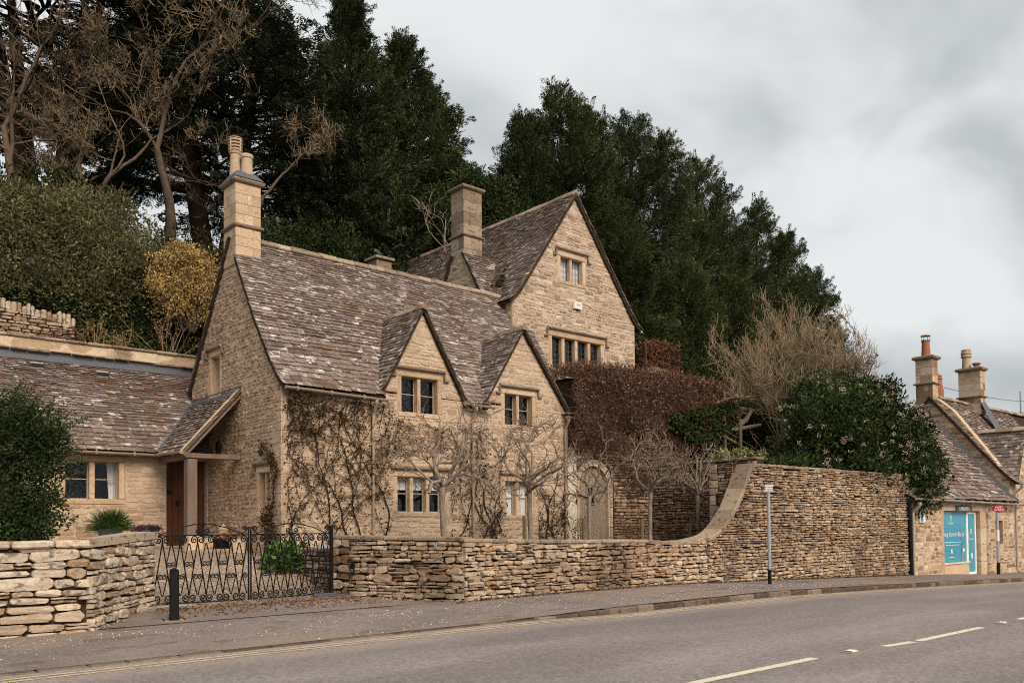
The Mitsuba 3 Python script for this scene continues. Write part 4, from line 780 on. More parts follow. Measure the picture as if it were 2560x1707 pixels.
# ---------------------------------------------------------------- wrought iron gates
YG = 16.08
def spiral(c, r0, r1, a0, turns, n=22):
    t = np.linspace(0, 1, n); a = a0 + turns * 2 * np.pi * t; r = r0 + (r1 - r0) * t
    return np.stack([c[0] + r * np.cos(a), c[1] + r * np.sin(a)], 1)
def gate(x0, x1, zb0, zb1, label, hinge):
    g = thing('iron_gate', label, 'gate'); W = x1 - x0; zr = 1.385
    fr = Frame((x0, YG, 0), (1, 0, 0)); zb = lambda a: zb0 + (zb1 - zb0) * a / W
    def bar(name, pts, r=.0125, sides=5): m = MB(); P = np.asarray(pts, float); tube(m, fr.at(np.c_[P, np.zeros(len(P))]), r, sides); return m.put(key(name, g), 'm_iron')
    def flat(name, a0, a1, b0, b1, n=.016): m = MB(); fbox(m, fr, a0, a1, b0, b1, -n, n, e=.004); return m.put(key(name, g), 'm_iron')
    if hinge == 'left': flat('hinge_post', -.05, .01, zb0 - .1, 1.585, .03); flat('meeting_stile', W - .028, W - .004, zb1 - .02, 1.55); i0 = .012; i1 = W - .03
    else: flat('hinge_post', W - .01, W + .055, zb1 - .08, 1.555, .03); flat('meeting_stile', .004, .028, zb0 - .02, 1.545); i0 = .03; i1 = W - .012
    flat('top_rail', i0, i1, zr, zr + .022); bar('bottom_rail', [(i0, zb(i0)), (i1, zb(i1))], .013, 6)
    m = MB(); tube(m, fr.at(np.array([[i0, zr, 0], [i0, zr + .01, 0]])), .01); n = 5.5; p = (i1 - i0) / n
    T0 = zr; r = .052
    off = 0 if hinge == 'left' else .5
    for k in range(-1, 8):
        xt = i0 + (k + .5 + off - .05) * p; xb = xt + p / 2
        for s in (-1, 1):
            # long bar from the scroll under the top rail to the scroll on the bottom rail
            B0 = zb(min(max(xb, 0), W)) + .012
            top = np.array([xt, T0 - .115]); bot = np.array([xt + s * p / 2, B0 + .115])
            arc_t = spiral((top[0] + s * .058, T0 - .068), .058, .058, np.pi if s > 0 else 0, (-.42 if s > 0 else .42), 9); end_t = spiral((top[0] + s * .066, T0 - .082), .058, .014, 1.57 - s * .5, -s * 1.3)
            arc_b = spiral((bot[0] - s * .058, B0 + .068), .058, .058, 0 if s > 0 else np.pi, (-.42 if s > 0 else .42), 9); end_b = spiral((bot[0] - s * .066, B0 + .082), .058, .014, -1.57 + (-s * .5 if False else s * -.5), -s * 1.3)
            pts = np.vstack([end_t[::-1], arc_t[::-1][1:], [top], [bot], arc_b, end_b[1:]])
            lo, hi = pts[:, 0].min(), pts[:, 0].max()
            if lo > i0 - .02 and hi < i1 + .02: bar('scroll_bar', pts)
            elif min(xt, xt + s * p / 2) > i0 - .01 and max(xt, xt + s * p / 2) < i1 + .01: bar('scroll_bar', np.vstack([[top[0], T0]] if False else [top[None], bot[None]]))
            # short inner bars: from the middle scrolls to an apex under the rail and over the bottom
            for ax, z_ap, z_sc, sg in ((xt + p / 2, T0 - .14, T0 - .50, 1), (xt, zb(min(max(xt, 0), W)) + .13, zb(min(max(xt, 0), W)) + .46, -1)):
                q1 = np.array([ax + s * p * .27, z_sc]); e = spiral((q1[0] - s * .05, z_sc - sg * .018), .052, .013, 0 if s > 0 else np.pi, (-s * sg) * 1.45)
                pts = np.vstack([[ax + s * .008, z_ap], q1, e[1:]])
                if pts[:, 0].min() > i0 - .01 and pts[:, 0].max() < i1 + .01: bar('short_scroll', pts, .011)
    # swept top bars, finial and the scrolls beside it
    xm = (i0 + i1) / 2; ctrl = lambda s: np.vstack([[xm + s * (xm - i0 - .11), zr + .03], [xm + s * .45, zr + .15], [xm + s * .16, zr + .215]])
    for s in (-1, 1):
        P = ctrl(s); e = spiral((xm + s * .085, zr + .145), .075, .075, 1.57 - s * .5, s * .33, 8); bar('top_sweep', np.vstack([P, e]), .011)
        bar('top_scroll', np.vstack([[xm + s * .012, zr + .03], [xm + s * .03, zr + .034], spiral((xm + s * .075, zr + .085), .055, .014, -1.57 - s * .3 if s > 0 else -1.57 + .3, s * 1.3)]), .012)
        ex = i0 if s < 0 else i1
        bar('corner_scroll', np.vstack([[xm + s * (xm - i0 - .11), zr + .03], [ex - s * .10, zr + .035], [ex - s * .035, zr + .09], spiral((ex - s * .068, zr + .13), .05, .013, -.3 if s > 0 else np.pi + .3, s * 1.4)]), .012)
    m = MB(); lathe(m, [(.0, -.02), (.012, 0), (.012, .18), (.02, .2), (.012, .22), (.024, .25), (.012, .275), (.01, .29), (.02, .31), (.008, .335), (.0, .375)], fr.at(np.array([xm, zr, 0])), 8); m.put(key('finial', g), 'm_iron')
    return g
gate(5.46, 7.285, .16, .125, 'left leaf of the black scrolled iron driveway gates', 'left')
gate(7.30, 9.06, .125, .165, 'right leaf of the black scrolled iron driveway gates', 'right')
m = MB(); gp = thing('gate_opener', 'grey metal gate closer plate on the ground under the right gate hinge', 'gate fitting'); fbox(m, WORLD, 8.55, 9.3, 15.72, 15.98, .10, .13, e=.01); fbox(m, WORLD, 8.6, 9.1, 15.9, 15.97, .13, .17, e=.01); m.put(key('plate', gp), 'm_lead')
gp = thing('gate_opener', 'grey metal gate closer plate on the ground under the left gate hinge', 'gate fitting'); m = MB(); fbox(m, WORLD, 5.45, 6.1, 15.86, 15.98, .09, .13, e=.01); fbox(m, WORLD, 5.5, 6.0, 15.65, 15.8, .06, .085, e=.01); m.put(key('plate', gp), 'm_galvanised')
bo = thing('bollard', 'black square metal bollard on the pavement in front of the gates', 'bollard'); bx_ = Frame((5.16, 14.23, .02), unit((1, -.25, 0)))
m = MB(); fbox(m, bx_, -.068, .068, .015, .83, -.068, .068, e=.012); m.put(key('post', bo), 'm_iron'); m = MB(); fbox(m, bx_, -.076, .076, .015, .1, -.076, .076, e=.008); m.put(key('collar', bo), 'm_iron')
m = MB(); v = bx_.at(np.array([[-.068, .83, -.068], [.068, .83, -.068], [.068, .83, .068], [-.068, .83, .068], [0, .865, 0]])); m.add(v, [[0, 1, 4], [1, 2, 4], [2, 3, 4], [3, 0, 4]]); m.put(key('cap', bo), 'm_iron')
m = MB(); fbox(m, bx_, -.2, .2, .0, .016, -.13, .13, e=.004); m.put(key('base_plate', bo), 'm_weathered')
for a in (-.16, .16):
    for b in (-.09, .09): m = MB(); lathe(m, [(.014, 0), (.014, .018), (0, .02)], bx_.at(np.array([a, .016, b])), 6); m.put(key('bolt', bo), 'm_iron')
ps = thing('sign_post', 'grey pole with a small white no loading plate by the high wall', 'sign')
m = MB(); tube(m, [(19.28, 12.13, .35), (19.28, 12.13, 2.28)], .042, 14); tube(m, [(19.28, 12.13, 2.05), (19.28, 12.13, 2.3)], .036, 12); m.put(key('pole', ps), 'm_galvanised')
m = MB(); tube(m, [(19.28, 12.13, -.1), (19.28, 12.13, .36)], .045, 14); m.put(key('black_base', ps), 'm_iron')
fs = Frame((19.28, 12.13, 2.33), (.62, -.78, 0)); m = MB(); fbox(m, fs, -.09, .11, .0, .155, .04, .048, e=.004); m.put(key('plate', ps), 'm_white')
m = MB()
for s_, zz in (('No loading', .09), ('at any time', .03)):
    t = meshkit.text_mesh(s_, .03, .002, True); v = np.array(t.vertices); v[:, 0] -= v[:, 0].mean() * 0 + (v[:, 0].max() + v[:, 0].min()) / 2 - .01; m.add(fs.at(v + [0, zz, .049]), t.faces)
m.put(key('lettering', ps), 'm_black')
# ---------------------------------------------------------------- garden walls, the arched door, terrace things
gw = thing('garden_wall', 'rough stone retaining wall with the arched garden door, right of the cottage', 'wall')
FD = Frame((0, 18.64, 0), (1, 0, 0)); arc = [(19.8 + .72 * math.cos(a), 2.72 + .72 * math.sin(a)) for a in np.linspace(0, np.pi, 17)]
arch_o = Polygon([(20.68, .3), *[(19.8 + .88 * math.cos(a), 2.72 + .9 * math.sin(a)) for a in np.linspace(0, np.pi, 17)], (18.92, .3)]); arch_i = Polygon([(20.52, .3), *arc, (19.08, .3)])
body_ = Polygon([(18.63, .3), (24.5, .3), (24.5, 5.4), (18.63, 5.4)])
w = key('wall', gw); m = MB(); extrude(m, body_.difference(arch_i), FD, -.45, 0); m.put(w, 'm_gap')
rng = R(91)
pl = courses(FD, sbox(18.63, .4, 19.0, 3.9).difference(arch_o), rng, ch=(.1, .2), sw=(.2, .4), gap=.012, h=.01, jit=.4)
emit(pl, w, 'stone', 'stones', 'm_render_white'); pl = courses(FD, sbox(19.0, .4, 24.4, 5.3).difference(arch_o.buffer(.02)), rng, ch=(.06, .14), sw=(.15, .4), gap=.018, h=.03, jit=.5, sunk=.06, bevel=.02, tone=lambda q: .25 + .3 * rng.random())
emit(pl, w, 'stone', 'stones', 'm_dry_stone')
m = MB(); fbox(m, FD, 18.64, 19.02, .4, 3.75, -.02, .012, c=(.4, .6)); m.put(key('limewash', gw), 'm_render_white')
pcs = []                                                          # voussoirs and jamb stones of the arch
for x0, x1 in ((18.94, 19.08), (20.52, 20.66)):
    for i in range(7): pcs.append(stone_piece(FD, np.array([[x0, .5 + i * .317], [x1, .5 + i * .317], [x1, .807 + i * .317], [x0, .807 + i * .317]]), .008, rng, bevel=.01))
for i in range(9):
    a, b = np.pi * (i + .02) / 9, np.pi * (i + .98) / 9
    pcs.append(stone_piece(FD, np.array([[19.8 + r * math.cos(t), 2.72 + r * math.sin(t)] for r, t in ((.72, a), (.86, a), (.86, (a + b) / 2), (.86, b), (.72, b), (.72, (a + b) / 2))]), .008, rng, bevel=.01))
emit(pcs, w, 'arch_stone', 'arch_stones', 'm_arch')
m = MB(); ai2 = Polygon([(20.46, .3), *[(19.8 + .66 * math.cos(a), 2.72 + .66 * math.sin(a)) for a in np.linspace(0, np.pi, 17)], (19.14, .3)]); extrude(m, arch_i.buffer(-.002).difference(ai2), FD, -.3, -.004, c=(.6, .4)); m.put(key('arch_lining', w), 'm_ashlar')
dr = key('door', gw); labels[dr] = {'label': 'arched taupe plank garden door with a small square window'}
n = 9; ww = 1.44 / n
for i in range(n):
    a = 19.08 + i * ww; pk = Polygon([(a + .003, .4), (a + ww - .003, .4)] + [(x, min(2.72 + math.sqrt(max(0, .72 ** 2 - (x - 19.8) ** 2)), 3.43)) for x in np.linspace(a + ww - .003, a + .003, 6)])
    pk = pk.difference(sbox(19.62, 2.2, 19.93, 2.72)); m = MB(); extrude(m, pk, FD, -.18, -.135 + .004 * (i % 2)); m.put(key('plank', dr), 'm_paint_door')
for j, q in enumerate(((19.58, 19.63, 2.16, 2.76), (19.92, 19.97, 2.16, 2.76), (19.63, 19.92, 2.71, 2.76), (19.63, 19.92, 2.16, 2.21))): m = MB(); fbox(m, FD, *q, -.14, -.105, e=.006); m.put(key('window_frame', dr), 'm_paint_door')
m = MB(); fbox(m, FD, 19.63, 19.92, 2.21, 2.71, -.155, -.15); m.put(key('pane', dr), 'm_glass'); m = MB(); fbox(m, FD, 19.6, 19.95, 2.18, 2.74, -.42, -.4); m.put(key('dark_interior', dr), 'm_unlit_room')
m = MB(); fbox(m, FD, 19.53, 20.0, 2.77, 2.8, -.14, -.09); m.put(key('drip_board', dr), 'm_paint_door')
m = MB(); tube(m, FD.at(np.array([[19.2, 1.72, -.12], [19.2, 1.72, -.07], [19.28, 1.72, -.07]])), .014, 6); fbox(m, FD, 19.175, 19.225, 1.64, 1.82, -.135, -.12); m.put(key('handle', dr), 'm_iron')
# retaining walls facing along the road, with the quoined corner
rr = thing('garden_wall', 'short stone return wall with a quoined corner behind the curved wall top', 'wall')
F1 = Frame((20.3, 0, 0), (0, -1, 0)); reg = sbox(-14.62, .4, -13.86, 3.15); w = key('wall', rr); m = MB(); extrude(m, reg, F1, -.5, -.02); m.put(w, 'm_gap')
cs = courses(F1, sbox(-14.36, .4, -13.86, 3.15), rng, ch=(.05, .11), sw=(.14, .34), gap=.014, h=.03, jit=.5, sunk=.05, bevel=.018); z = .4
while z < 3.1: h_ = rng.uniform(.16, .3); a = rng.uniform(.18, .3); cs.append(stone_piece(F1, np.array([[-14.64, z + .006], [-14.64 + a, z + .006], [-14.64 + a, z + h_ - .006], [-14.64, z + h_ - .006]]), .035, rng, seed=(rng.uniform(.4, .9), rng.random()))); z += h_
emit(cs, w, 'stone', 'stones', 'm_dry_stone')
r2 = thing('garden_wall', 'recessed stone retaining wall, its stones toned dark for shade, behind the two rightmost pollarded trees', 'wall')
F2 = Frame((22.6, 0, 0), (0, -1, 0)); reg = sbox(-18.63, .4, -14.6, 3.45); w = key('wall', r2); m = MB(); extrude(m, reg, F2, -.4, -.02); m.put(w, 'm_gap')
emit(courses(F2, reg, rng, ch=(.06, .13), sw=(.15, .42), gap=.016, h=.03, jit=.5, sunk=.05, bevel=.018, tone=lambda q: .2 + .3 * rng.random()), w, 'stone', 'stones', 'm_dry_stone')  # low stone tones paint in the shade of the recess
m = MB(); fbox(m, WORLD, 20.32, 22.62, 14.3, 14.62, .4, 3.12); m.put(key('return_wall', rr), 'm_gap')
for i in range(5): v, f = bevel_box([22.55, 14.6 + i * .8, 3.45], [23.05, 15.38 + i * .8, 3.53], .015); MB().add(v, f, (.4 + .1 * i, .5)).put(key('coping_stone', r2), 'm_weathered')
tw = thing('garden_wall', 'mossy coped terrace wall between the dormer gable and the beech hedge', 'wall')
FT2 = Frame((0, 20.25, 0), (1, 0, 0)); w = key('wall', tw); m = MB(); fbox(m, FT2, 19.16, 26, 3.5, 6.55, -.45, -.01); m.put(w, 'm_gap')
emit(courses(FT2, sbox(19.16, 4.4, 23, 6.55), rng, ch=(.07, .15), sw=(.15, .4), gap=.016, h=.025, jit=.5, sunk=.05), w, 'stone', 'stones', 'm_dry_stone')
for i in range(8): v, f = bevel_box([19.12 + i * .8, 20.15, 6.55], [19.9 + i * .8, 20.75, 6.66], .02); MB().add(v, f, (.5, .1 * i)).put(key('coping_stone', tw), 'm_weathered')
lb = thing('garden_wall', 'low stone edging wall between the gravel drive and the front garden', 'wall'); FB2 = Frame((9.26, 0, 0), (0, -1, 0)); reg = Polygon([(-18.58, .5), (-16.2, -.05), (-16.2, 1.0), (-18.58, 1.02)]); w = key('wall', lb); m = MB(); extrude(m, reg, FB2, -.3, -.02); m.put(w, 'm_gap')
emit(courses(FB2, reg, rng, ch=(.07, .14), sw=(.16, .4), gap=.016, h=.03, jit=.6, sunk=.05, bevel=.016), w, 'stone', 'stones', 'm_dry_stone')
for i in range(5): v, f = bevel_box([9.2, 16.2 + i * .48, 1.0], [9.6, 16.67 + i * .48, 1.07], .015); MB().add(v, f, (.2 * i, .5)).put(key('coping_stone', lb), 'm_weathered')
# upper rough wall with stones set on edge, behind the bare shrub
uw = thing('garden_wall', 'rough stone wall topped with upright cope stones, behind the bare shrub', 'wall')
FU = Frame((0, 19.0, 0), (1, 0, 0)); reg = sbox(26.4, 3.0, 34, 5.62); w = key('wall', uw); m = MB(); extrude(m, reg, FU, -.45, -.02); m.put(w, 'm_gap')
emit(courses(FU, reg, rng, ch=(.07, .16), sw=(.18, .5), gap=.018, h=.035, jit=.6, sunk=.05, tone=lambda q: .3 + .3 * rng.random()), w, 'stone', 'stones', 'm_dry_stone')
x = 26.45
while x < 29.6:
    w_ = rng.uniform(.11, .2); v, f = bevel_box([x, 18.95, 5.6], [x + w_ - .01, 19.4, 5.62 + rng.uniform(.28, .42)], .04); v[:, 0] += (v[:, 2] - 5.6) * .25; v, f = dense(v, f, .05, 5, int(x * 10), 2); MB().add(v, f, (rng.random(), rng.random())).put(key('cope_stone', uw), 'm_dry_stone', True); x += w_
m = MB(); fbox(m, WORLD, 29.6, 34, 18.9, 19.5, 5.62, 5.74); m.put(key('slab', uw), 'm_weathered')
lwt = thing('garden_wall', 'low ashlar terrace wall with slab coping between the bare shrub trunks', 'wall')
FV = Frame((0, 17.9, 0), (1, 0, 0)); reg = sbox(28.6, 3.1, 32.5, 4.7); w = key('wall', lwt); m = MB(); extrude(m, reg, FV, -.4, -.01); m.put(w, 'm_gap')
emit(courses(FV, reg, rng, ch=(.12, .22), sw=(.25, .6), gap=.012, h=.02, jit=.3), w, 'stone', 'stones', 'm_dry_stone')
for i in range(4): v, f = bevel_box([28.55 + i, 17.8, 4.7], [29.53 + i, 18.3, 4.8], .02); MB().add(v, f, (.5, .2 * i)).put(key('coping_stone', lwt), 'm_weathered')
tb = thing('garden_box', 'pale teal painted garden box seen between the trunks of the bare shrub', 'box'); m = MB(); fbox(m, WORLD, 29.75, 30.5, 18.0, 18.4, 4.8, 5.35, e=.02); m.put(key('body', tb), 'm_teal_pale'); m = MB(); fbox(m, WORLD, 29.7, 30.55, 17.95, 18.45, 5.35, 5.41, e=.01); m.put(key('lid', tb), 'm_teal_pale')
hp = thing('wooden_post', 'weathered wooden post standing on the terrace beside the handrail', 'post'); m = MB(); tube(m, [(25.95, 17.4, 3.3), (25.98, 17.4, 5.2)], .055, 8); m.put(key('timber', hp), 'm_post_wood')
hr = thing('handrail', 'sloping timber handrail with a thin metal rail on the terrace steps', 'handrail')
m = MB(); tube(m, [(25.3, 17.6, 4.55), (28.1, 17.6, 3.75)], .05, 8); m.put(key('timber_rail', hr), 'm_post_wood'); m = MB(); tube(m, [(25.2, 17.5, 4.75), (28.0, 17.5, 3.92)], .016, 6); m.put(key('metal_rail', hr), 'm_steel')
for q in (25.35, 27.6): m = MB(); tube(m, [(q, 17.6, 3.2), (q, 17.6, 4.5 - (q - 25.3) * .28)], .035, 6); m.put(key('baluster', hr), 'm_post_wood')
lg = thing('dead_limb', 'broken bare tree stump with a leaning limb at the right end of the hedge', 'tree stump')
m = MB(); tube(m, [(25.6, 18.0, 3.2), (25.62, 18.0, 4.2), (25.8, 18.0, 5.0), (25.78, 18.0, 5.65)], [.17, .15, .12, .05], 9); m.put(key('stump', lg), 'm_bark'); m = MB(); tube(m, [(25.75, 18.0, 4.55), (26.2, 17.9, 4.85), (26.9, 17.8, 5.25), (27.35, 17.8, 5.68)], [.10, .11, .09, .06], 8); m.put(key('limb', lg), 'm_twig')
m = MB(); tube(m, [(26.2, 17.9, 4.85), (26.9, 17.6, 5.0), (27.4, 17.5, 5.1)], [.08, .07, .05], 8); m.put(key('limb', lg), 'm_twig')
for i, x in enumerate((14.19, 16.27, 18.6, 20.83)):
    st = thing('tree_stake', ['weathered round stake tied beside the second pollarded tree from the left', 'weathered round stake standing in front of the arched door', 'weathered stake beside the fourth pollarded tree', 'leaning weathered stake tied to the rightmost pollarded tree'][i], 'stake', 'tree stakes behind the low wall')
    dx = .12 if i == 3 else 0; m = MB(); tube(m, [(x - dx, 15.7, .75), (x, 15.7, 1.68 + .08 * (i == 0))], .05, 8); m.put(key('timber', st), 'm_post_wood')
    if i == 3: m = MB(); tube(m, [(x - .06, 15.63, 1.36), (x + .45, 15.8, 1.33)], .016, 6); m.put(key('tie', st), 'm_iron')
# pots and small things by the cottage
pp = thing('plant_pot', 'blue grey pot of bushy green grass under the wing window', 'plant pot'); m = MB(); lathe(m, [(.0, 0), (.20, 0), (.27, .42), (.29, .44), (.29, .5), (.24, .5), (.24, .4)], (6.48, 22.1, 1.05), 20); m.put(key('pot', pp), 'm_pot')
rng = R(95); n = 1500; a = rng.random(n) * 2 * np.pi; el = rng.uniform(.15, 1.45, n); L = rng.uniform(.35, .6, n); D = np.stack([np.cos(a) * np.cos(el), np.sin(a) * np.cos(el), np.sin(el)], 1); P = np.array([6.48, 22.1, 1.5]) + rng.normal(size=(n, 3)) * [.1, .1, .02]
m = MB(); c = tint(rng, n, (.02, .045, .012), (.07, .11, .03)); kites(m, P, D, L * .6, .014, rng, c, drop=.05); kites(m, P + D * (L * .55)[:, None], D - [0, 0, .55], L * .5, .012, rng, c); m.put(key('grass', pp), 'm_leaf')
pp = thing('plant_pot', 'low pot of purple heather against the wing wall left of the gate post', 'plant pot'); m = MB(); lathe(m, [(.0, 0), (.16, 0), (.2, .3), (.17, .3)], (7.45, 22.5, 1.2), 16); m.put(key('pot', pp), 'm_pot'); n = 500; P = np.array([7.45, 22.5, 1.52]) + rng.normal(size=(n, 3)) * [.17, .08, .035]; m = MB(); kites(m, P, sphere_dirs(rng, n) + [0, 0, .8], .09, .03, rng, tint(rng, n, (.05, .02, .04), (.16, .07, .12))); m.put(key('heather', pp), 'm_leaf', kind='stuff')
bk = thing('log_basket', 'basket of logs and an orange terracotta pot against the cottage end wall', 'basket'); m = MB(); lathe(m, [(.0, 0), (.25, 0), (.3, .25), (.27, .25), (.24, .03), (0, .03)], (8.95, 21.2, 1.02), 18); m.put(key('basket', bk), 'm_iron')
for i in range(9): a = rng.random() * 6.28; q = np.array([8.95, 21.2, 1.25]) + [rng.normal() * .1, rng.normal() * .1, rng.random() * .12]; m = MB(); tube(m, [q - np.array([math.cos(a), math.sin(a), 0]) * .17, q + np.array([math.cos(a), math.sin(a), .1]) * .17], .05, 8); m.put(key('log', bk), 'm_terracotta_red' if i % 3 else 'm_post_wood')
m = MB(); lathe(m, [(.02, 0), (.1, .02), (.12, .18), (.14, .2), (.06, .26), (.0, .36)], (9.02, 21.45, 1.3), 14); m.put(key('pot_cover', bk), 'm_terracotta')
for i, (x, y) in enumerate(((9.02, 20.5), (9.0, 22.3))): st = thing('staddle_stone', ['rounded pale stone at the foot of the end wall, nearer the corner', 'rounded pale stone at the foot of the end wall beside the door step'][i], 'stone'); v, f = bevel_box([x - .2, y - .2, .75], [x + .15, y + .2, 1.27], .09); v, f = dense(v, f, .05, 4, i, 3); MB().add(v, f, (.8, .4)).put(key('block', st), 'm_ashlar', True)
gp = thing('leafy_plant', 'bright green broad leaved plant at the cottage corner behind the right gate', 'plant'); rng = R(97); n = 420; d = sphere_dirs(rng, n); d[:, 2] = np.abs(d[:, 2]); P = np.array([9.02, 17.95, .62]) + d * [.55, .35, .62] * (rng.random((n, 1)) ** .4); m = MB(); kites(m, P, d + rng.normal(size=(n, 3)) * .6 + [0, 0, .2], rng.uniform(.12, .22, n), rng.uniform(.1, .17, n), rng, tint(rng, n, (.04, .085, .02), (.11, .19, .05)), fold=.15, drop=.2); m.put(key('leaves', gp), 'm_leaf')
m = MB(); P = np.array([9.02, 17.95, .5]); segs(m, np.tile(P, (40, 1)) + rng.normal(size=(40, 3)) * [.1, .1, 0], P + d[:40] * [.5, .3, .55], .012, .006); m.put(key('stems', gp), 'm_bark')
wb = thing('cold_frame', 'blue grey metal board standing behind the green plant by the gate', 'board'); m = MB(); fbox(m, WORLD, 9.42, 9.62, 17.2, 17.24, .55, 1.15, e=.01); m.put(key('sheet', wb), 'm_galvanised')
# left upper terrace: stone wall and pruned shrubs' bed behind the wing roof
ul = thing('garden_wall', 'rough terrace wall with upright cope stones at the far left above the wing', 'wall'); FUL = Frame((0, 26.3, 0), (1, 0, 0)); reg = Polygon([(-2, 5.5), (6.75, 5.5), (6.75, 7.25), (5.0, 7.5), (-2, 7.6)]); w = key('wall', ul); m = MB(); extrude(m, reg, FUL, -.4, -.02); m.put(w, 'm_gap')
emit(courses(FUL, reg, rng, ch=(.06, .12), sw=(.16, .4), gap=.022, h=.04, jit=.6, sunk=.05), w, 'stone', 'stones', 'm_dry_stone_pale')
x = 3.5
while x < 6.7: w_ = rng.uniform(.09, .16); zt = np.interp(x, [5, 6.75], [7.5, 7.25]); v, f = bevel_box([x, 26.3, zt - .03], [x + w_ - .015, 26.65, zt + rng.uniform(.18, .32)], .03); MB().add(*dense(v, f, .04, 5, int(x * 9), 1), (rng.random(), .5)).put(key('cope_stone', ul), 'm_dry_stone_pale'); x += w_
# ---------------------------------------------------------------- the post office and the house behind it
po_ = thing('post_office', 'single storey stone post office with blue shop window and slate roof', 'shop')
FQ = Frame((0, 13.35, 0), (1, 0, 0)); YQ = 13.35
shop = sbox(32.75, -.6, 35.12, 1.95); door_h = sbox(35.18, -.6, 36.05, 1.95); win2 = sbox(37.55, .55, 38.55, 1.65)
for px0, px1, hh in ((30.15, 32.6, []), (36.62, 39.7, [win2])): wall_part(po_, FQ, sbox(px0, -.8, px1, 2.34), hh, rng=R(101), ch=(.1, .2), sw=(.16, .42), gap=.03, h=.012, jit=.5, limit=150)
FQL = Frame((30.15, 0, 0), (0, -1, 0)); m = MB(); extrude(m, Polygon([(-19, -.8), (-13.36, -.8), (-13.36, 2.3), (-16.3, 5.7), (-19, 2.6)]), FQL, -.4, 0); m.put(key('wall', po_), 'm_mortar')
rng = R(102); sf = key('shopfront', po_)
def sp(name, *b, mt='m_ashlar', e=.012): m = MB(); fbox(m, FQ, *b, c=(rng.random(), rng.random()), e=e); return m.put(key(name, sf), mt)
sp('jamb_stone', 32.45, 32.72, -.7, 1.93, -.3, .015); sp('lintel', 32.45, 36.7, 1.93, 2.32, -.3, .01)
for i in range(4): sp('pier_block', 36.1, 36.68, -.7 + i * .66, -.05 + i * .66, -.34, .02)
sp('stall_riser', 32.72, 35.14, -.7, -.06, -.2, -.06); sp('sill', 32.68, 35.16, -.06, .0, -.2, -.02, mt='m_render_white')
sp('shop_window', 32.75, 35.1, .0, 1.93, -.2, -.15, mt='m_teal'); sp('shop_door', 35.26, 35.92, -.42, 1.82, -.2, -.15, mt='m_teal')
for b in ((35.1, 35.17, -.6, 1.93), (35.17, 35.26, -.52, 1.9), (35.92, 36.02, -.52, 1.9), (35.26, 35.92, 1.82, 1.9), (35.26, 35.92, -.52, -.42)): sp('door_frame', *b, -.2, -.12, mt='m_white')
sp('pole_strip', 34.62, 34.68, .05, 1.25, -.148, -.13, mt='m_weathered')
def text(parent, s_, fr, x, z, h, n, mt='m_white', bold=False, centre=True, sx=1.0, name='lettering'):
    t = meshkit.text_mesh(s_, h, .004, bold); v = np.array(t.vertices); v[:, 0] *= sx; w = v[:, 0].max()
    MB().add(fr.at(v + [x - (w / 2 if centre else 0), z, n]), t.faces).put(key(name, parent), mt)
text(sf, 'pening Soon in Bibury', FQ, 33.87, .98, .15, -.149, sx=1.02); text(sf, 'ELEVEN', FQ, 33.72, 1.42, .08, -.149); text(sf, 'ELEVEN', FQ, 35.6, .82, .06, -.149, sx=1.3)
for x, z, s in ((33.68, 1.56, 1), (33.76, 1.56, 1), (35.57, 1.05, 1), (35.64, 1.05, 1)): sp('emblem_bar', x - .014, x + .014, z, z + .2 * s, -.15, -.146, mt='m_white', e=.001)
for r, (a, b) in enumerate(((33.0, 34.7), (33.25, 34.4))):
    x = a
    while x < b: w_ = rng.uniform(.05, .14); sp('small_print', x, x + w_, .74 - r * .1, .765 - r * .1, -.15, -.147, mt='m_white', e=.001); x += w_ + .03
sp('small_print', 33.72, 33.82, .33, .5, -.15, -.147, mt='m_white', e=.001); sp('small_print', 33.55, 34.0, .18, .205, -.15, -.147, mt='m_white', e=.001); sp('small_print', 34.8, 34.95, .38, .5, -.15, -.147, mt='m_white', e=.001)
sp('small_print', 35.58, 35.7, .1, .3, -.15, -.147, mt='m_white', e=.001)
sg = thing('shop_sign', 'dark slate shop name board with white capitals above the blue window', 'sign'); m = MB(); fbox(m, FQ, 33.78, 35.22, 1.90, 2.33, .012, .05, e=.006); m.put(key('board', sg), 'm_sign_slate'); text(sg, 'BIBURY POST OFFICE', FQ, 34.5, 2.15, .115, .049, sx=.98, bold=True); text(sg, '& PRESENTS', FQ, 34.5, 1.96, .115, .049, sx=.98, bold=True)
wk = key('window', po_); m = MB()
for q in ((37.55, 37.65, .55, 1.65), (38.45, 38.55, .55, 1.65), (37.65, 38.45, 1.55, 1.65), (37.65, 38.45, .5, .6)): fbox(m, FQ, *q, -.3, .01)
fbox(m, FQ, 38.0, 38.1, .6, 1.55, -.3, -.05); m.put(key('frame', wk), 'm_ashlar'); m = MB(); fbox(m, FQ, 37.65, 38.45, .6, 1.55, -.32, -.3); m.put(key('pane', wk), 'm_unlit_room')  # opaque pane painted near-black for the dark room behind
SQ = Surf((0, 0, 0), (1, 0, 0), [(0, 13.12, 2.32), (0, 13.5, 2.62), (0, 16.3, 5.82)])
reg = Polygon([(29.7, 0), (39.75, 0), (39.4, SQ.V * .1), (39.4, SQ.V), (29.7, SQ.V)]); rq = key('roof', po_); m = MB(); deck(m, SQ, reg); m.put(key('deck', rq), 'm_gap')
emit(slates(SQ, reg, R(103), exp=(.24, .15), sw=(.22, .42), th=.02, tone=lambda u, v: .56), rq, 'slate', 'slates', 'm_slate'); ridge(rq, (29.8, 16.3, 5.92), (39.3, 16.3, 5.92), R(104))
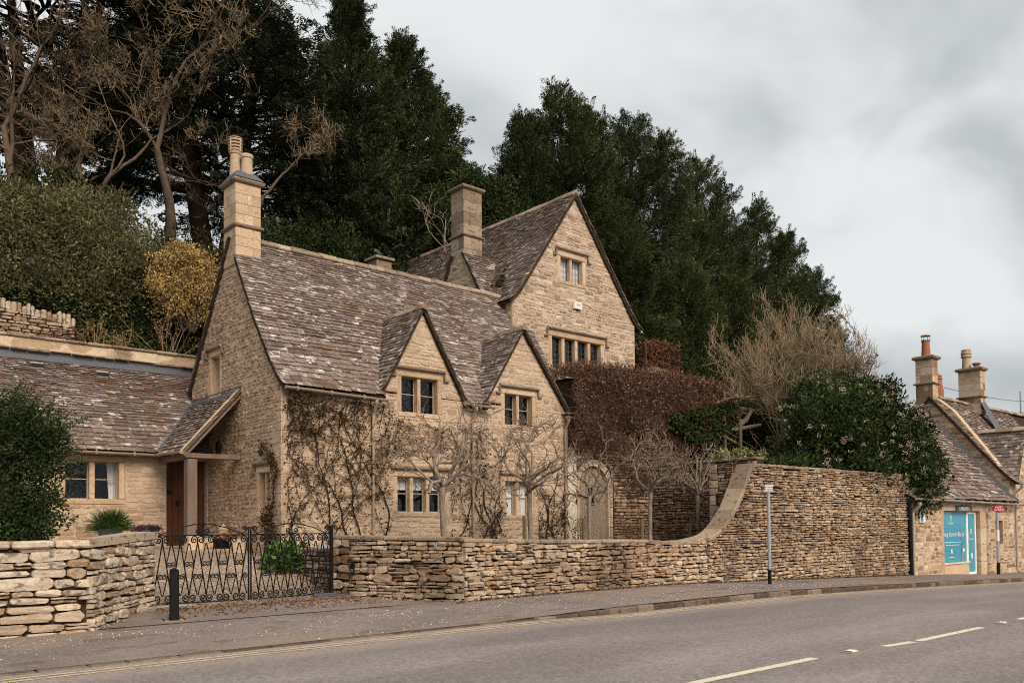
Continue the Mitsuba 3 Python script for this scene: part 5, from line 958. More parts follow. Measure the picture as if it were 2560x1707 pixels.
m = MB(); tube(m, SQ.at(np.array([[39.36, .0, .06], [39.36, .5, .06], [39.36, SQ.V, .06]])), .10, 6); fbox(m, WORLD, 38.9, 39.39, 16.2, 16.5, 5.86, 6.0); m.put(key('lead_flashing', po_), 'm_lead')
gutter(po_, (29.8, 13.05, 2.35), (40.1, 13.05, 2.24), .065, 'm_gutter_pale'); downpipe(po_, (30.08, 13.05, 2.2), 13.28, -.3, .05, 'm_gutter_pale', foot=True)
m = MB(); tube(m, [(29.85, 13.3, 2.2), (29.9, 13.3, -.36)], .075, 9); m.put(key('cable_duct', po_), 'm_iron')
al = thing('alarm_box', 'small blue and white alarm box on the post office wall beside the downpipe', 'alarm box'); m = MB(); fbox(m, FQ, 30.62, 31.02, 1.5, 1.82, .015, .09, e=.02); m.put(key('case', al), 'm_white'); m = MB(); fbox(m, FQ, 30.65, 30.82, 1.53, 1.79, .09, .094); m.put(key('panel', al), 'm_blue')
pg = thing('post_office_sign', 'oval red post office sign on a grey pole by the shop door', 'sign'); X, Yp_ = 37.6, 13.0
X, Yp_ = 36.75, 12.95
m = MB(); tube(m, [(X, Yp_, -.1), (X, Yp_, 1.95)], .055, 12); m.put(key('pole', pg), 'm_galvanised'); m = MB(); tube(m, [(X, Yp_, -.62), (X, Yp_, -.09)], .062, 12); m.put(key('black_base', pg), 'm_iron'); m = MB(); tube(m, [(X, Yp_, .75), (X, Yp_, 1.2)], .062, 12); m.put(key('notice_band', pg), 'm_white')
fo = Frame((X, Yp_ - .07, 2.02), (.55, -.83, 0)); ov = affinity.scale(Point(0, 0).buffer(1, 24), .245, .15); m = MB(); extrude(m, ov, fo, -.02, .02); m.put(key('oval_board', pg), 'm_red')
text(pg, 'POST', fo, 0, .018, .072, .021, bold=True); text(pg, 'OFFICE', fo, 0, -.085, .072, .021, bold=True)
cm = thing('security_camera', 'small black camera under the gutter right of the post office sign', 'camera'); m = MB(); fbox(m, FQ, 38.25, 38.42, 1.98, 2.08, .02, .2, e=.02); m.put(key('body', cm), 'm_iron')
# house with the two big stacks
hs = thing('gabled_house', 'stone house with steep gable and two tall chimney stacks behind the post office', 'house')
FG = Frame((39.42, 0, 0), (0, -1, 0)); gp_ = Polygon([(-13.38, -.8), (-13.38, 3.3), (-14.5, 4.9), (-15.6, 6.42), (-16.25, 7.0), (-17.15, 7.0), (-19.5, 3.6), (-19.5, -.8)])
wall_part(hs, FG, gp_, [], rng=R(111), ch=(.08, .17), sw=(.16, .5), gap=.018, h=.012, jit=.5, limit=200)
FH = Frame((0, 13.38, 0), (1, 0, 0)); wall_part(hs, FH, Polygon([(39.84, -1), (56, -1), (56, 3.3), (42.2, 3.3), (41.0, 5.4), (40.0, 3.3), (39.84, 3.3)]), [sbox(41.5, .3, 42.6, 1.5)], rng=R(112), ch=(.1, .18), sw=(.2, .5), gap=.02, h=.012, jit=.4, limit=80)
rh = key('roof', hs); m = MB(); SH = Surf((0, 0, 0), (1, 0, 0), [(0, 13.1, 3.12), (0, 13.6, 3.6), (0, 16.55, 7.12)]); cutd = Polygon([(40.0, -1), (40.05, SH.vof(2, 3.4)), (41.0, SH.vof(2, 5.45)), (42.1, SH.vof(2, 3.4)), (42.1, -1)])
reg = sbox(39.3, 0, 57, SH.V).difference(cutd); deck(m, SH, reg); pcs = slates(SH, sbox(39.3, 0, 48.5, SH.V).difference(cutd), R(113), exp=(.2, .12), sw=(.2, .36), lift=4, tone=lambda u, v: .4)
SBk = Surf((0, 0, 0), (-1, 0, 0), [(0, 19.8, 3.4), (0, 16.55, 7.12)]); deck(m, SBk, sbox(-57, 0, -39.3, SBk.V))
for sgn, xe in ((-1, 39.96), (1, 42.1)):
    S = Surf((0, 0, 0), (0, sgn, 0), [(xe, 0, 3.32), (41.0, 0, 5.5)]); ys = [(float(np.interp(3.32 + 2.18 * t, [3.12, 3.6, 7.12], [13.1, 13.6, 16.55])), S.V * t) for t in np.linspace(0, 1, 6)]
    pl = Polygon([(sgn * 13.22, 0), (sgn * 13.22, S.V)] + [(sgn * max(y, 13.3), v) for y, v in ys[::-1]]); deck(m, S, pl if pl.is_valid else pl.buffer(0), t=.05); pcs += slates(S, pl if pl.is_valid else pl.buffer(0), R(114 + sgn), exp=(.2, .15), sw=(.2, .34))
m.put(key('deck', rh), 'm_gap'); emit(pcs, rh, 'slate', 'slates', 'm_slate'); ridge(rh, (40.2, 16.55, 7.22), (57, 16.55, 7.22), R(115), half=.18); ridge(rh, (41.0, 13.15, 5.56), (41.0, 15.2, 5.56), R(116), half=.17, w=(.5, .8))
ch = chimney(hs, 39.4, 39.95, 16.4, 17.15, 6.8, 7.66, 8.78, R(117), course=.3, cap=.12, stone='m_cottage_stone'); pot(ch, (39.67, 16.78, 8.98), [(.2, 0), (.16, .6), (.17, .66), (.18, .7), (.12, .7), (.1, .1)], bsdf='m_terracotta_red'); m = MB(); lathe(m, [(.19, .0), (.19, .05)], (39.67, 16.78, 9.66), 14)
for a in np.arange(6): tube(m, [(39.67 + .17 * math.cos(a), 16.78 + .17 * math.sin(a), 9.66), (39.67 + .17 * math.cos(a), 16.78 + .17 * math.sin(a), 9.9)], .012, 5)
m.put(key('cage', ch), 'm_steel'); m = MB(); lathe(m, [(.22, 0), (.2, .04), (.0, .12)], (39.67, 16.78, 9.9), 14); m.put(key('cap', ch), 'm_terracotta')
ch = chimney(hs, 43.6, 44.15, 15.95, 16.95, 6.6, 7.4, 8.68, R(118), course=.3, cap=.12, stone='m_cottage_stone'); pot(ch, (43.85, 16.65, 8.88), [(.2, 0), (.18, .5), (.24, .55), (.24, .62), (.2, .64), (.24, .70), (.24, .78), (.2, .80), (.22, .9), (.1, .95)]); pot(ch, (43.85, 16.2, 8.88), [(.12, 0), (.12, .08), (.19, .16), (.2, .2), (.1, .2)], bsdf='m_terracotta_red', name='pot_stub')
m = MB(); v = np.array([[43.5, 15.9, 6.9], [44.25, 15.9, 6.9], [44.3, 15.3, 5.85], [43.45, 15.3, 5.85], [43.55, 16.0, 7.3], [44.2, 16.0, 7.3]]); m.add(v, [[4, 5, 2, 3]]); m.put(key('lead_apron', ch), 'm_lead')
p3 = thing('far_chimney_pot', 'brown chimney pot rising just behind the house ridge between the two stacks', 'chimney pot'); pot(p3, (46.2, 19.0, 8.4), [(.3, -1.2), (.3, 0), (.28, .02), (.22, .5), (.27, .55), (.2, .62), (.24, .68), (.15, .8)], bsdf='m_terracotta_red', name='pot')
gutter(hs, (39.5, 13.0, 3.12), (40.2, 13.0, 3.12), .06, 'm_gutter_pale'); downpipe(hs, (39.75, 13.0, 3.05), 13.27, -.5, .05, 'm_gutter_pale', foot=True)
fr_ = thing('far_house', 'distant low stone house under scaffolding at the right edge', 'house'); m = MB(); fbox(m, WORLD, 66.5, 78, 24, 30, 2, 9.3, c=(.4, .4)); m.put(key('wall', fr_), 'm_cottage_stone'); m = MB(); m.add(np.array([[66.2, 23.7, 9.2], [78, 23.7, 9.2], [78, 27, 10.6], [66.2, 27, 10.6], [66.2, 30.3, 9.2], [78, 30.3, 9.2]]), [[0, 1, 2, 3], [3, 2, 5, 4]]); m.put(key('roof', fr_), 'm_slate', kind=None)
sc_ = thing('scaffolding', 'scaffolding poles and deck rising beside the distant house at the right edge', 'scaffolding')
for i, (x, zt) in enumerate(((71.6, 11.3), (72.6, 10.7), (74.5, 10.6), (76.2, 10.9))): m = MB(); tube(m, [(x, 23.4, 1.5), (x, 23.4, zt)], .06, 6); m.put(key('pole', sc_), 'm_galvanised')
for z in (9.75, 9.3): m = MB(); tube(m, [(71.2, 23.35, z), (78, 23.35, z)], .05, 6); m.put(key('ledger', sc_), 'm_galvanised')
m = MB(); fbox(m, WORLD, 71.4, 78, 22.6, 23.3, 9.45, 9.52); m.put(key('deck_board', sc_), 'm_post_wood')
wi = thing('overhead_wire', 'thin overhead wire stretched past the right chimney stack', 'wire'); m = MB(); xs = np.linspace(0, 1, 12); tube(m, np.stack([47 + 28 * xs, 19 + 4 * xs, 8.6 + 2.2 * xs - 1.0 * xs * (1 - xs)], 1), .015, 4); m.put(key('cable', wi), 'm_iron')
# ---------------------------------------------------------------- plants: builders
def twigs_of(rng, P, D, L, r, lev, ratio=.62, kids=(2, 4), bend=.25, up=.12, nseg=4, spread=.75, rmin=.004, out=None):
    "a bare branch system: returns arrays of sticks (p0, p1, r0, r1, level)"
    out = [] if out is None else out; stack = [(np.array(P, float), unit(D), L, r, lev)]
    while stack:
        p, d, l, rr, k = stack.pop()
        n = nseg if k > 0 else 2; pts = [p]; ds = [d]
        for i in range(n):
            d = unit(d + rng.normal(size=3) * bend + [0, 0, up]); p = p + d * l / n; pts.append(p); ds.append(d)
        rs = np.linspace(rr, rr * (.55 if k else .35), n + 1)
        for i in range(n): out.append((pts[i], pts[i + 1], rs[i], rs[i + 1], k))
        if k > 0:
            m = rng.integers(*kids) + (k == 1)
            for j in range(m):
                t = 1.0 if j == 0 else rng.uniform(.3, .95); q = min(n, max(1, int(round(t * n)))); dd = unit(ds[q] + rng.normal(size=3) * spread * (.5 if j == 0 else 1))
                stack.append((pts[q], dd, l * ratio * rng.uniform(.75, 1.25), max(rmin, rs[q] * (.8 if j == 0 else .6)), k - 1))
    return out
def put_sticks(sticks, k, limb_name, twig_name, limb_mat, twig_mat, cut=.02, tw=None, rng=None):
    a = np.array([s[2] for s in sticks]); P0 = np.array([s[0] for s in sticks]); P1 = np.array([s[1] for s in sticks]); R1 = np.array([s[3] for s in sticks]); big = a > cut
    if big.any(): segs(MB_ := MB(), P0[big], P1[big] + (P1[big] - P0[big]) * .04, a[big], R1[big], 7); MB_.put(key(limb_name, k), limb_mat, True, kind='stuff')
    if (~big).any():
        n = (~big).sum(); m = MB(); segs(m, P0[~big], P1[~big], a[~big], R1[~big], 3, c=(.5, .5) if tw is None else tint(rng, n, *tw)); m.put(key(twig_name, k), twig_mat, kind='stuff')
    return P1[~big]
def clumps(mb, C, rad, n, L, W, rng, ca, cb, up=.3, flat=1.0, out=None, shell=.4, var=.25, drop=0.0, lean=.8):
    "leaf clumps: n blades round each centre"
    C = np.asarray(C, float); N = len(C); d = sphere_dirs(rng, N * n); rad = np.repeat(np.broadcast_to(rad, (N,)), n)[:, None]
    P = np.repeat(C, n, 0) + d * rad * (rng.random((N * n, 1)) ** shell) * [1, 1, flat]
    D = d * [1, 1, flat] + rng.normal(size=(N * n, 3)) * .5 + [0, 0, up]
    if out is not None: D = D * (1 - lean) + np.repeat(out, n, 0) * lean + rng.normal(size=D.shape) * .25
    c = tint(rng, N * n, ca, cb) * np.repeat((1 + var * rng.normal(size=(N, 1))).clip(.45, 1.8), n, 0)
    return kites(mb, P, D, L * rng.uniform(.6, 1.3, N * n), W, rng, c, drop=drop)
PLUME = {}
def plumes(kind, ca, cb, seed, nv=5, L=1.25, W=.42, n=190, leaf=(.19, .05), flat=.22, droop=.18):
    "leafy branch sprays, a few variants from dark to bright, standing in for shaded and lit clumps; trees place them as instances"
    ids = []
    for v in range(nv):
        rng = R(seed + v); m = MB(); t = rng.random(n) ** .8; side = rng.choice([-1, 1], n); w = W * np.sin(np.pi * np.clip(t * .85 + .12, 0, 1)) * rng.random(n) ** .6 * side
        P = np.stack([t * L, w, flat * rng.normal(size=n) * (1 - .5 * t) - droop * (t ** 2 + 1.6 * w ** 2)], 1); D = np.stack([.75 + .3 * rng.random(n), np.sign(w) * rng.uniform(.2, .8, n), rng.normal(size=n) * .35 + .1 - droop * t], 1)
        br = (.5 + 1.0 * v / max(1, nv - 1)); kites(m, P, D, leaf[0] * rng.uniform(.6, 1.35, n), leaf[1], rng, tint(rng, n, np.array(ca) * br, np.array(cb) * br, .2), drop=.15)  # brightness steps per variant imitate lit and shaded foliage
        segs(m, np.array([[0, 0, 0], [L * .5, 0, -droop * .25]]), np.array([[L * .5, 0, -droop * .25], [L * .95, 0, -droop * .9]]), .014, .006, 3, c=(.035, .026, .018))
        g = f'plume_{kind}_{v}'; k = f'mesh_{kind}_{v}'; d = MB(); m.put(k, 'm_leaf'); scene[g] = {'type': 'shapegroup', 'spray': scene.pop(k)}; ids.append(g)
    PLUME[kind] = ids
def place(k, part, kind, P, D, S, rng, roll=.6, pickv=None, start=0):
    D = D / np.linalg.norm(D, axis=1, keepdims=True); ids = PLUME[kind]
    for i in range(len(P)):
        x = D[i]; y = unit(np.cross([0, 0, 1.0], x) + 1e-6); z = np.cross(x, y); a = rng.normal() * roll; y, z = y * math.cos(a) + z * math.sin(a), z * math.cos(a) - y * math.sin(a)
        M = np.eye(4); M[:3, 0], M[:3, 1], M[:3, 2], M[:3, 3] = x * S[i], y * S[i], z * S[i], P[i]
        v = int(rng.integers(len(ids))) if pickv is None else int(np.clip(pickv[i] * len(ids), 0, len(ids) - 1))
        scene[f'{k}__{part}__{start + i + 1:03d}'] = {'type': 'instance', 'to_world': T(M), 'group': {'type': 'ref', 'id': ids[v]}}
plumes('dark', (.028, .042, .018), (.098, .115, .046), 900)
plumes('tip', (.026, .041, .018), (.09, .108, .044), 960, nv=4, L=1.5, W=.17, n=130, leaf=(.17, .045), flat=.14, droop=.10)
plumes('cedar', (.018, .027, .018), (.060, .072, .038), 920, W=.5, L=1.2, flat=.07, droop=.10, n=170, leaf=(.17, .045))
plumes('blue', (.025, .040, .022), (.085, .108, .054), 940)
def conifer(name, label, base, top, rad, seed, n=420, group=None, lean=(0, 0), shape=.8, kind='dark', size=1.0):
    rng = R(seed); k = thing(name, label, 'tree', group); b = np.array(base, float); H = top - b[2]
    tr = np.array([b + [lean[0] * t, lean[1] * t, H * t] for t in np.linspace(-.03, .95, 9)]); m = MB(); tube(m, tr, np.linspace(.26, .03, 9) * (rad / 3), 7); m.put(key('trunk', k), 'm_bark_dark', True)
    t = 1 - rng.random(n) ** .82; a = rng.random(n) * 2 * np.pi
    lump = .62 + .76 * meshkit.noise(np.stack([np.cos(a) * 1.5 + 5, np.sin(a) * 1.5, t * H * .45], -1), seed)
    q = rng.random(n); rr = rad * (1 - t) ** shape * lump * np.where(q < .72, rng.uniform(.62, 1.0, n), np.where(q < .9, rng.uniform(.25, .7, n), rng.uniform(.95, 1.22, n))) * np.where(t < .1, t / .1 * .35 + .65, 1) + .22 * (1 - t) ** .2
    od = np.stack([np.cos(a), np.sin(a), np.zeros(n)], 1); ax = b + np.stack([lean[0] * t, lean[1] * t, H * t], 1); up_ = rng.uniform(-.15, .55, n) + 1.1 * t ** 2
    D = od + up_[:, None] * [0, 0, 1] + rng.normal(size=(n, 3)) * .28; D /= np.linalg.norm(D, axis=1, keepdims=True); S = size * rng.uniform(.75, 1.35, n) * (1.1 - .45 * t); P = ax + od * rr[:, None] - D * (S * .75)[:, None]
    tips = np.stack([rng.normal(size=10) * .3, rng.normal(size=10) * .3, -rng.random(10) * 2.2 - .25], 1) + b + [lean[0], lean[1], H - .35]; P = np.r_[P, tips - [0, 0, .5]]; D = np.r_[D, np.c_[rng.normal(size=(10, 2)) * .35, np.ones(10)]]; S = np.r_[S, np.full(10, .75 * size)]
    i = rng.random(n) < .3; m = MB(); segs(m, ax[i] - [0, 0, .4], (ax + od * (rr * .8)[:, None])[i], .045, .012, 4); m.put(key('branches', k), 'm_bark_dark', kind='stuff')
    pv = meshkit.noise(np.c_[P * .55], seed) * .8 + .4 * rng.random(len(P)) - .1
    tp = np.r_[q >= .88, np.ones(10, bool)]; D[tp] += [0, 0, .35]
    place(k, 'crown', kind, P[~tp], D[~tp], S[~tp], rng, pickv=pv[~tp]); place(k, 'crown', 'tip', P[tp], D[tp], S[tp] * 1.05, rng, pickv=pv[tp], start=5000)
    e = t[:n] > .45; i2 = np.flatnonzero(e & (q < .88))[::2]; place(k, 'crown', 'tip', (P + D * (S * .55)[:, None])[i2], D[i2] + rng.normal(size=(len(i2), 3)) * .4 + [0, 0, .45], S[i2] * .8, rng, pickv=pv[i2], start=7000); return k
def shrub(name, label, c, rad, seed, n, per, L, W, ca, cb, cat='shrub', cl=.35, stems=8, group=None, up=.3, var=.3, sticks=None, mat_='m_leaf', noise_=.35, twn=0, low=-.8, lobes=()):
    rng = R(seed); k = thing(name, label, cat, group); c = np.array(c, float); rad = np.array(rad, float)
    d = sphere_dirs(rng, n); d[:, 2] = np.where(d[:, 2] < low, -d[:, 2], d[:, 2]); r = rng.random((n, 1)) ** .28 * (1 - noise_ / 2 + noise_ * meshkit.noise(d * 2.2 + seed, seed)[:, None]); C = c + d * rad * r
    for lc, lr, ln in lobes: d_ = sphere_dirs(rng, ln); C = np.r_[C, np.array(lc) + d_ * lr * rng.random((ln, 1)) ** .33]
    n = len(C)
    b = c - [0, 0, rad[2]]; m = MB()
    S = np.concatenate([np.repeat((b + rng.normal(size=(stems, 3)) * rad * [.08, .08, 0]), 4, 0)]); E = C[rng.integers(0, n, len(S))]; segs(m, S, E, .03, .008, 5)
    if twn: q = C[rng.integers(0, n, twn)]; segs(m, q, q + (sphere_dirs(rng, twn) * .5 + [0, 0, .35]) * np.mean(rad) * .32, .008, .003, 3)
    m.put(key('stems', k), 'm_bark', kind='stuff')
    m = MB(); clumps(m, C, cl, per, L, W, rng, ca, cb, up=up, var=var); m.put(key('leaves', k), mat_)
    return k, C, rng
def climber(label, fr, roots, reach, zmax, seed, n_leaf, region, ca, cb, thick=.02, dense=None):
    rng = R(seed); k = thing('climbing_rose', label, 'climbing plant'); st = []; shapely.prepare(region)
    for x, z in roots:
        todo = [(np.array([x, z]), math.pi / 2 + rng.normal() * .35, thick, 0)]
        while todo:
            p, a, r, g = todo.pop(); L = rng.uniform(.9, 1.0) * (1.0 if g == 0 else .55) * reach
            steps = int(L / .12)
            for i in range(steps):
                a += rng.normal() * .17 + (.05 * (math.pi / 2 - a) if g == 0 else 0); q = p + .12 * np.array([math.cos(a), math.sin(a)])
                if not region.contains(Point(q)): a += rng.choice([-1, 1]) * 1.2; q = p + .1 * np.array([math.cos(a), math.sin(a)])
                if not region.contains(Point(q)): break
                st.append((p, q, r, g)); p = q; r *= .975
                if rng.random() < (.15 if g == 0 else .11) and g < 3: todo.append((p, a + rng.choice([-1, 1]) * rng.uniform(.5, 1.2), r * .62, g + 1))
    n = len(st); off = lambda m_: .03 + .06 * rng.random(m_)
    P0 = np.array([s[0] for s in st]); P1 = np.array([s[1] for s in st]); r = np.array([s[2] for s in st])
    o0 = .03 + .05 * meshkit.noise(np.c_[P0 * 2.0, P0[:, :1] * 0 + seed]); o1 = .03 + .05 * meshkit.noise(np.c_[P1 * 2.0, P1[:, :1] * 0 + seed])
    A, B = fr.at(np.c_[P0, o0]), fr.at(np.c_[P1, o1]); m = MB(); segs(m, A, B, np.maximum(r, .006), np.maximum(r * .97, .006), 5); m.put(key('stems', k), 'm_bark_dark')
    i = rng.integers(0, n, n_leaf); w = meshkit.noise(np.c_[P0[i] * 1.3, np.full(n_leaf, seed + .5)]) + (dense(P0[i]) if dense else 0); i = i[w + .35 * rng.random(n_leaf) > .62]; q = P1[i] + rng.normal(size=(len(i), 2)) * .09
    Q = fr.at(np.c_[q, .04 + .12 * rng.random(len(i))]); j = rng.integers(0, n, n_leaf // 5); tw0 = fr.at(np.c_[P1[j], .05 + 0 * j]); tw1 = tw0 + rng.normal(size=tw0.shape) * .11 + fr.n * .06
    m = MB(); segs(m, tw0, tw1, .004, .002, 3); m.put(key('twigs', k), 'm_bark_dark', kind='stuff')
    m = MB(); kites(m, Q, rng.normal(size=Q.shape) + fr.n * .5, rng.uniform(.05, .10, len(Q)), .05, rng, tint(rng, len(Q), ca, cb, .3)); m.put(key('leaves', k), 'm_leaf')
    return k
# ---------------------------------------------------------------- plants: near things
rg_left = sbox(9.32, .75, 12.2, 4.65).difference(sbox(12.15, 1.6, 14, 3.1))
BR, GR = (.10, .042, .028), (.060, .068, .028)
climber('sprawling climbing rose covering the facade left of the first downpipe', FF, [(9.7, .8), (10.5, .8), (11.2, .8), (11.5, .8), (12.0, .8)], 4.2, 4.6, 201, 3000, rg_left, BR, GR, dense=lambda p: .34 * (p[:, 1] > 3.7) - .04)
climber('thorny climbing rose between the two dormers and around the second downpipe', FF, [(14.2, .8), (14.6, .8), (15.1, .8), (15.6, .8), (15.8, .8)], 3.6, 3.9, 202, 1300, shapely.union_all([sbox(14.1, .75, 15.95, 4.0), sbox(12.2, 3.3, 17.6, 4.25)]), BR, GR, dense=lambda p: .16 * (p[:, 1] > 3.3))
climber('thin climbing rose on the wall beside the third downpipe', FF, [(17.6, .8), (18.2, .8)], 2.6, 3.6, 203, 700, shapely.union_all([sbox(17.3, .75, 18.55, 4.0)]), BR, GR)
climber('small climbing rose on the end wall around the narrow low window', FE, [(-18.95, 1.0), (-18.85, 1.0)], 3.2, 4.4, 204, 1000, sbox(-20.2, .95, -18.68, 4.3).difference(sbox(-19.9, 1.8, -19.2, 2.95)), BR, GR)
def pollard(x, label, fork, spread, zt, r, seed, y=16.0):
    rng = R(seed); k = thing('pollarded_tree', label, 'tree', 'pollarded trees behind the low wall'); b = np.array([x, y, .7])
    ln = rng.normal() * .05; P = [b + [ln * t + .012 * math.sin(7 * t), 0, (fork - .7) * t] for t in np.linspace(0, 1, 9)]; m = MB(); tube(m, P, np.r_[r * 1.2, np.linspace(r * 1.02, r * .88, 6), r * 1.0, r * 1.12], 11); v = m.v[0]; v += rng.normal(size=v.shape) * .0035; m.put(key('trunk', k), 'm_bark_pale', True)
    top = P[-1]; st = []; n = 9
    for i in range(n):
        a = 2 * np.pi * (i + rng.random() * .6) / n; el = rng.uniform(.35, 1.15); d = np.array([math.cos(a) * math.cos(el), math.sin(a) * math.cos(el) * .75, math.sin(el)])
        twigs_of(rng, top - [0, 0, rng.random() * .15], d, spread * rng.uniform(.6, .9), r * rng.uniform(.5, .72), 3, ratio=.60, kids=(2, 4), bend=.32, up=.05, nseg=6, spread=.75, rmin=.012, out=st)
    st = [s for s in st if s[1][2] < zt + .25 * rng.random() and abs(s[1][0] - top[0]) < spread * 1.05 and abs(s[1][1] - top[1]) < spread * .8 and s[1][2] > fork - .25]
    for s in [s for s in st if s[4] == 0]:
        for _ in range(1): e = s[1] + (unit(s[1] - s[0]) * .4 + rng.normal(size=3) * .35 + [0, 0, .45]) * rng.uniform(.12, .3); st.append((s[1], e, .0075, .004, -1))
    put_sticks(st, k, 'limbs', 'twigs', 'm_bark_pale', 'm_twig', cut=.0095); return k
pollard(11.97, 'largest pollarded tree, pale trunk in front of the three light window', 2.42, 1.75, 4.3, .075, 211)
pollard(14.66, 'second pollarded tree from the left, in front of the window with white blinds', 2.45, 1.6, 4.1, .062, 212)
pollard(16.79, 'slim pollarded tree forking low in front of the arched garden door', 2.3, 1.5, 4.2, .052, 213)
pollard(19.27, 'pollarded tree with pale knuckled limbs right of the arched door', 2.55, 1.55, 4.15, .062, 214)
pollard(21.56, 'rightmost pollarded tree beside the sweep of the wall', 2.5, 1.45, 3.9, .068, 215)
def twiggy(name, label, c, h, w, seed, n, ca=(.10, .055, .035), cb=(.20, .13, .085), mat_='m_leaf', leaves=0, lc=None, cat='shrub', group=None, r=.008):
    rng = R(seed); k = thing(name, label, cat, group); c = np.array(c, float); st = []
    for i in range(n):
        d = unit([rng.normal() * w / h, rng.normal() * w / h * .6, 1]); twigs_of(rng, c + rng.normal(size=3) * [w * .15, w * .1, 0], d, h * rng.uniform(.4, .65), r, 2, ratio=.6, kids=(2, 4), bend=.16, up=.08, nseg=3, spread=.45, rmin=.003, out=st)
    ends = put_sticks(st, k, 'stems', 'twigs', 'm_bark', mat_, cut=.5, tw=(ca, cb), rng=rng)
    if leaves: i = rng.integers(0, len(ends), leaves); m = MB(); kites(m, ends[i] + rng.normal(size=(leaves, 3)) * .03, rng.normal(size=(leaves, 3)) + [0, 0, .4], .06, .035, rng, tint(rng, leaves, *lc)); m.put(key('leaves', k), 'm_leaf')
    return k
twiggy('pruned_shrub', 'small orange twigged shrub at the right foot of the arched door', (20.45, 17.6, .75), 1.15, .55, 221, 14, leaves=260, lc=((.14, .06, .03), (.26, .13, .06)))
twiggy('pruned_shrub', 'reddish rose bush in the shade left of the rightmost stake', (22.1, 17.4, .75), 1.2, .6, 222, 12, ca=(.06, .03, .02), cb=(.13, .07, .05), leaves=180, lc=((.08, .04, .02), (.14, .08, .04)))
twiggy('pruned_shrub', 'bare rose stems at the house foot between the two lower windows', (15.15, 18.0, .75), 1.1, .7, 223, 12, ca=(.06, .03, .022), cb=(.13, .08, .06))
twiggy('pruned_shrub', 'bare rose stems at the foot of the limewashed jamb by the door', (18.35, 18.05, .75), 1.0, .35, 224, 9, ca=(.05, .03, .02), cb=(.11, .07, .05), leaves=160, lc=((.03, .045, .015), (.08, .07, .03)))
# clipped bush behind the left wall
rng = R(230); bu = thing('clipped_bush', 'dense dark green clipped bush behind the left dry stone wall', 'bush'); c = np.array([2.05, 15.05, 2.3]); n = 2300
d = sphere_dirs(rng, n); box_ = lambda d: np.sign(d) * np.abs(d) ** .62 / (np.abs(d) ** 2.6).sum(1, keepdims=True) ** .24
Cb = c + box_(d) * [1.62, .95, 1.22] * rng.uniform(.72, 1.0, (n, 1)) * (.86 + .24 * meshkit.noise(d * 3.2, 5)[:, None]); m = MB()
v, f = bevel_box([-1, -1, -1], [1, 1, 1], .55); v, f = dense(v, f, .2, 2, 3, 3); MB().add(c + v * [1.05, .55, .85], f).put(key('inner_twigs', bu), 'm_bark_dark', True)  # solid dark lump stands in for the shaded inside of the bush
clumps(m, Cb, .15, 24, .058, .036, rng, (.016, .030, .012), (.055, .078, .032), out=d, lean=.3, var=.28)
nS = 260; d2 = sphere_dirs(rng, nS); d2[:, 2] = np.abs(d2[:, 2]); s0 = c + box_(d2) * [1.6, .93, 1.2]; out = d2 + [0, 0, .3]
for t in np.linspace(0, 1, 9): p = s0 + out * .26 * t * rng.uniform(.6, 1.4, (nS, 1)) - [0, 0, .05] * np.array(t ** 2); kites(m, np.repeat(p, 2, 0), rng.normal(size=(2 * nS, 3)) + np.repeat(out, 2, 0) * .5, .045, .026, rng, tint(rng, 2 * nS, (.035, .052, .024), (.10, .12, .06)))
m.put(key('leaves', bu), 'm_leaf')
m = MB(); segs(m, s0, s0 + out * .26, .004, .002, 3); sp = [(np.array([3.5, 14.7, z]), np.array([.45, -.1, s]), L) for z, s, L in ((3.05, .22, .5), (2.7, .05, .35), (2.45, -.05, .3), (2.95, .3, .42))]; ml = MB()
for p, dd, L in sp: q = np.array([p + dd * L * t / .45 + [0, 0, .04 * math.sin(3 * t)] for t in np.linspace(0, 1, 8)]); tube(m, q, np.linspace(.005, .002, 8), 4); kites(ml, np.repeat(q, 5, 0), rng.normal(size=(40, 3)), .045, .028, rng, tint(rng, 40, (.03, .05, .02), (.08, .10, .05)))
m.put(key('sprigs', bu), 'm_bark_dark', kind='stuff'); ml.put(key('sprig_leaves', bu), 'm_leaf', kind='stuff')
# beech hedge with ivy
hd = thing('beech_hedge', 'long clipped beech hedge with brown winter leaves above the arched door', 'hedge'); rng = R(240)
v, f = bevel_box([18.7, 18.35, 4.4], [26.0, 19.5, 6.05], .2); MB().add(*dense(v, f, .35, 1.6, 2, 4)).put(key('inner_twigs', hd), 'm_bark_dark', True)  # solid dark core stands in for the shaded inside of the hedge
def hz(x): return np.interp(x, [18.3, 20.5, 24, 26.4], [6.3, 6.42, 6.5, 6.42])
def hb(x): return np.interp(x, [18.3, 19, 20.6, 21.2, 22.2, 22.8, 24, 26.4], [3.95, 3.75, 3.85, 2.2, 2.6, 4.0, 4.0, 4.5])
n = 25000; x = rng.uniform(18.45, 26.4, n); u = rng.random(n); z = hb(x) + (hz(x) - hb(x)) * u; nz = meshkit.fbm(np.stack([x * 1.1, z * 1.1, x * 0], -1), 3, 4)
front_ = rng.random(n) < .68; y = np.where(front_, 18.02 - .75 * (nz - .5) + np.where(z < 4.2, (4.2 - z).clip(0, 1) * .45, 0) + .22 * rng.random(n) ** 2, rng.uniform(17.95, 19.7, n)); z = np.where(front_, z, hz(x) + .16 * (nz - .5) + rng.normal(size=n) * .08); ed = rng.random(n) < .06; x = np.where(ed, 26.4 + .12 * rng.normal(size=n), x)
P = np.stack([x, y, z], 1); leaf = rng.random(n) < np.where(front_, np.interp(u, [0, .55, .9, 1], [.12, .34, .66, .85]), .8); Pl = P[leaf]
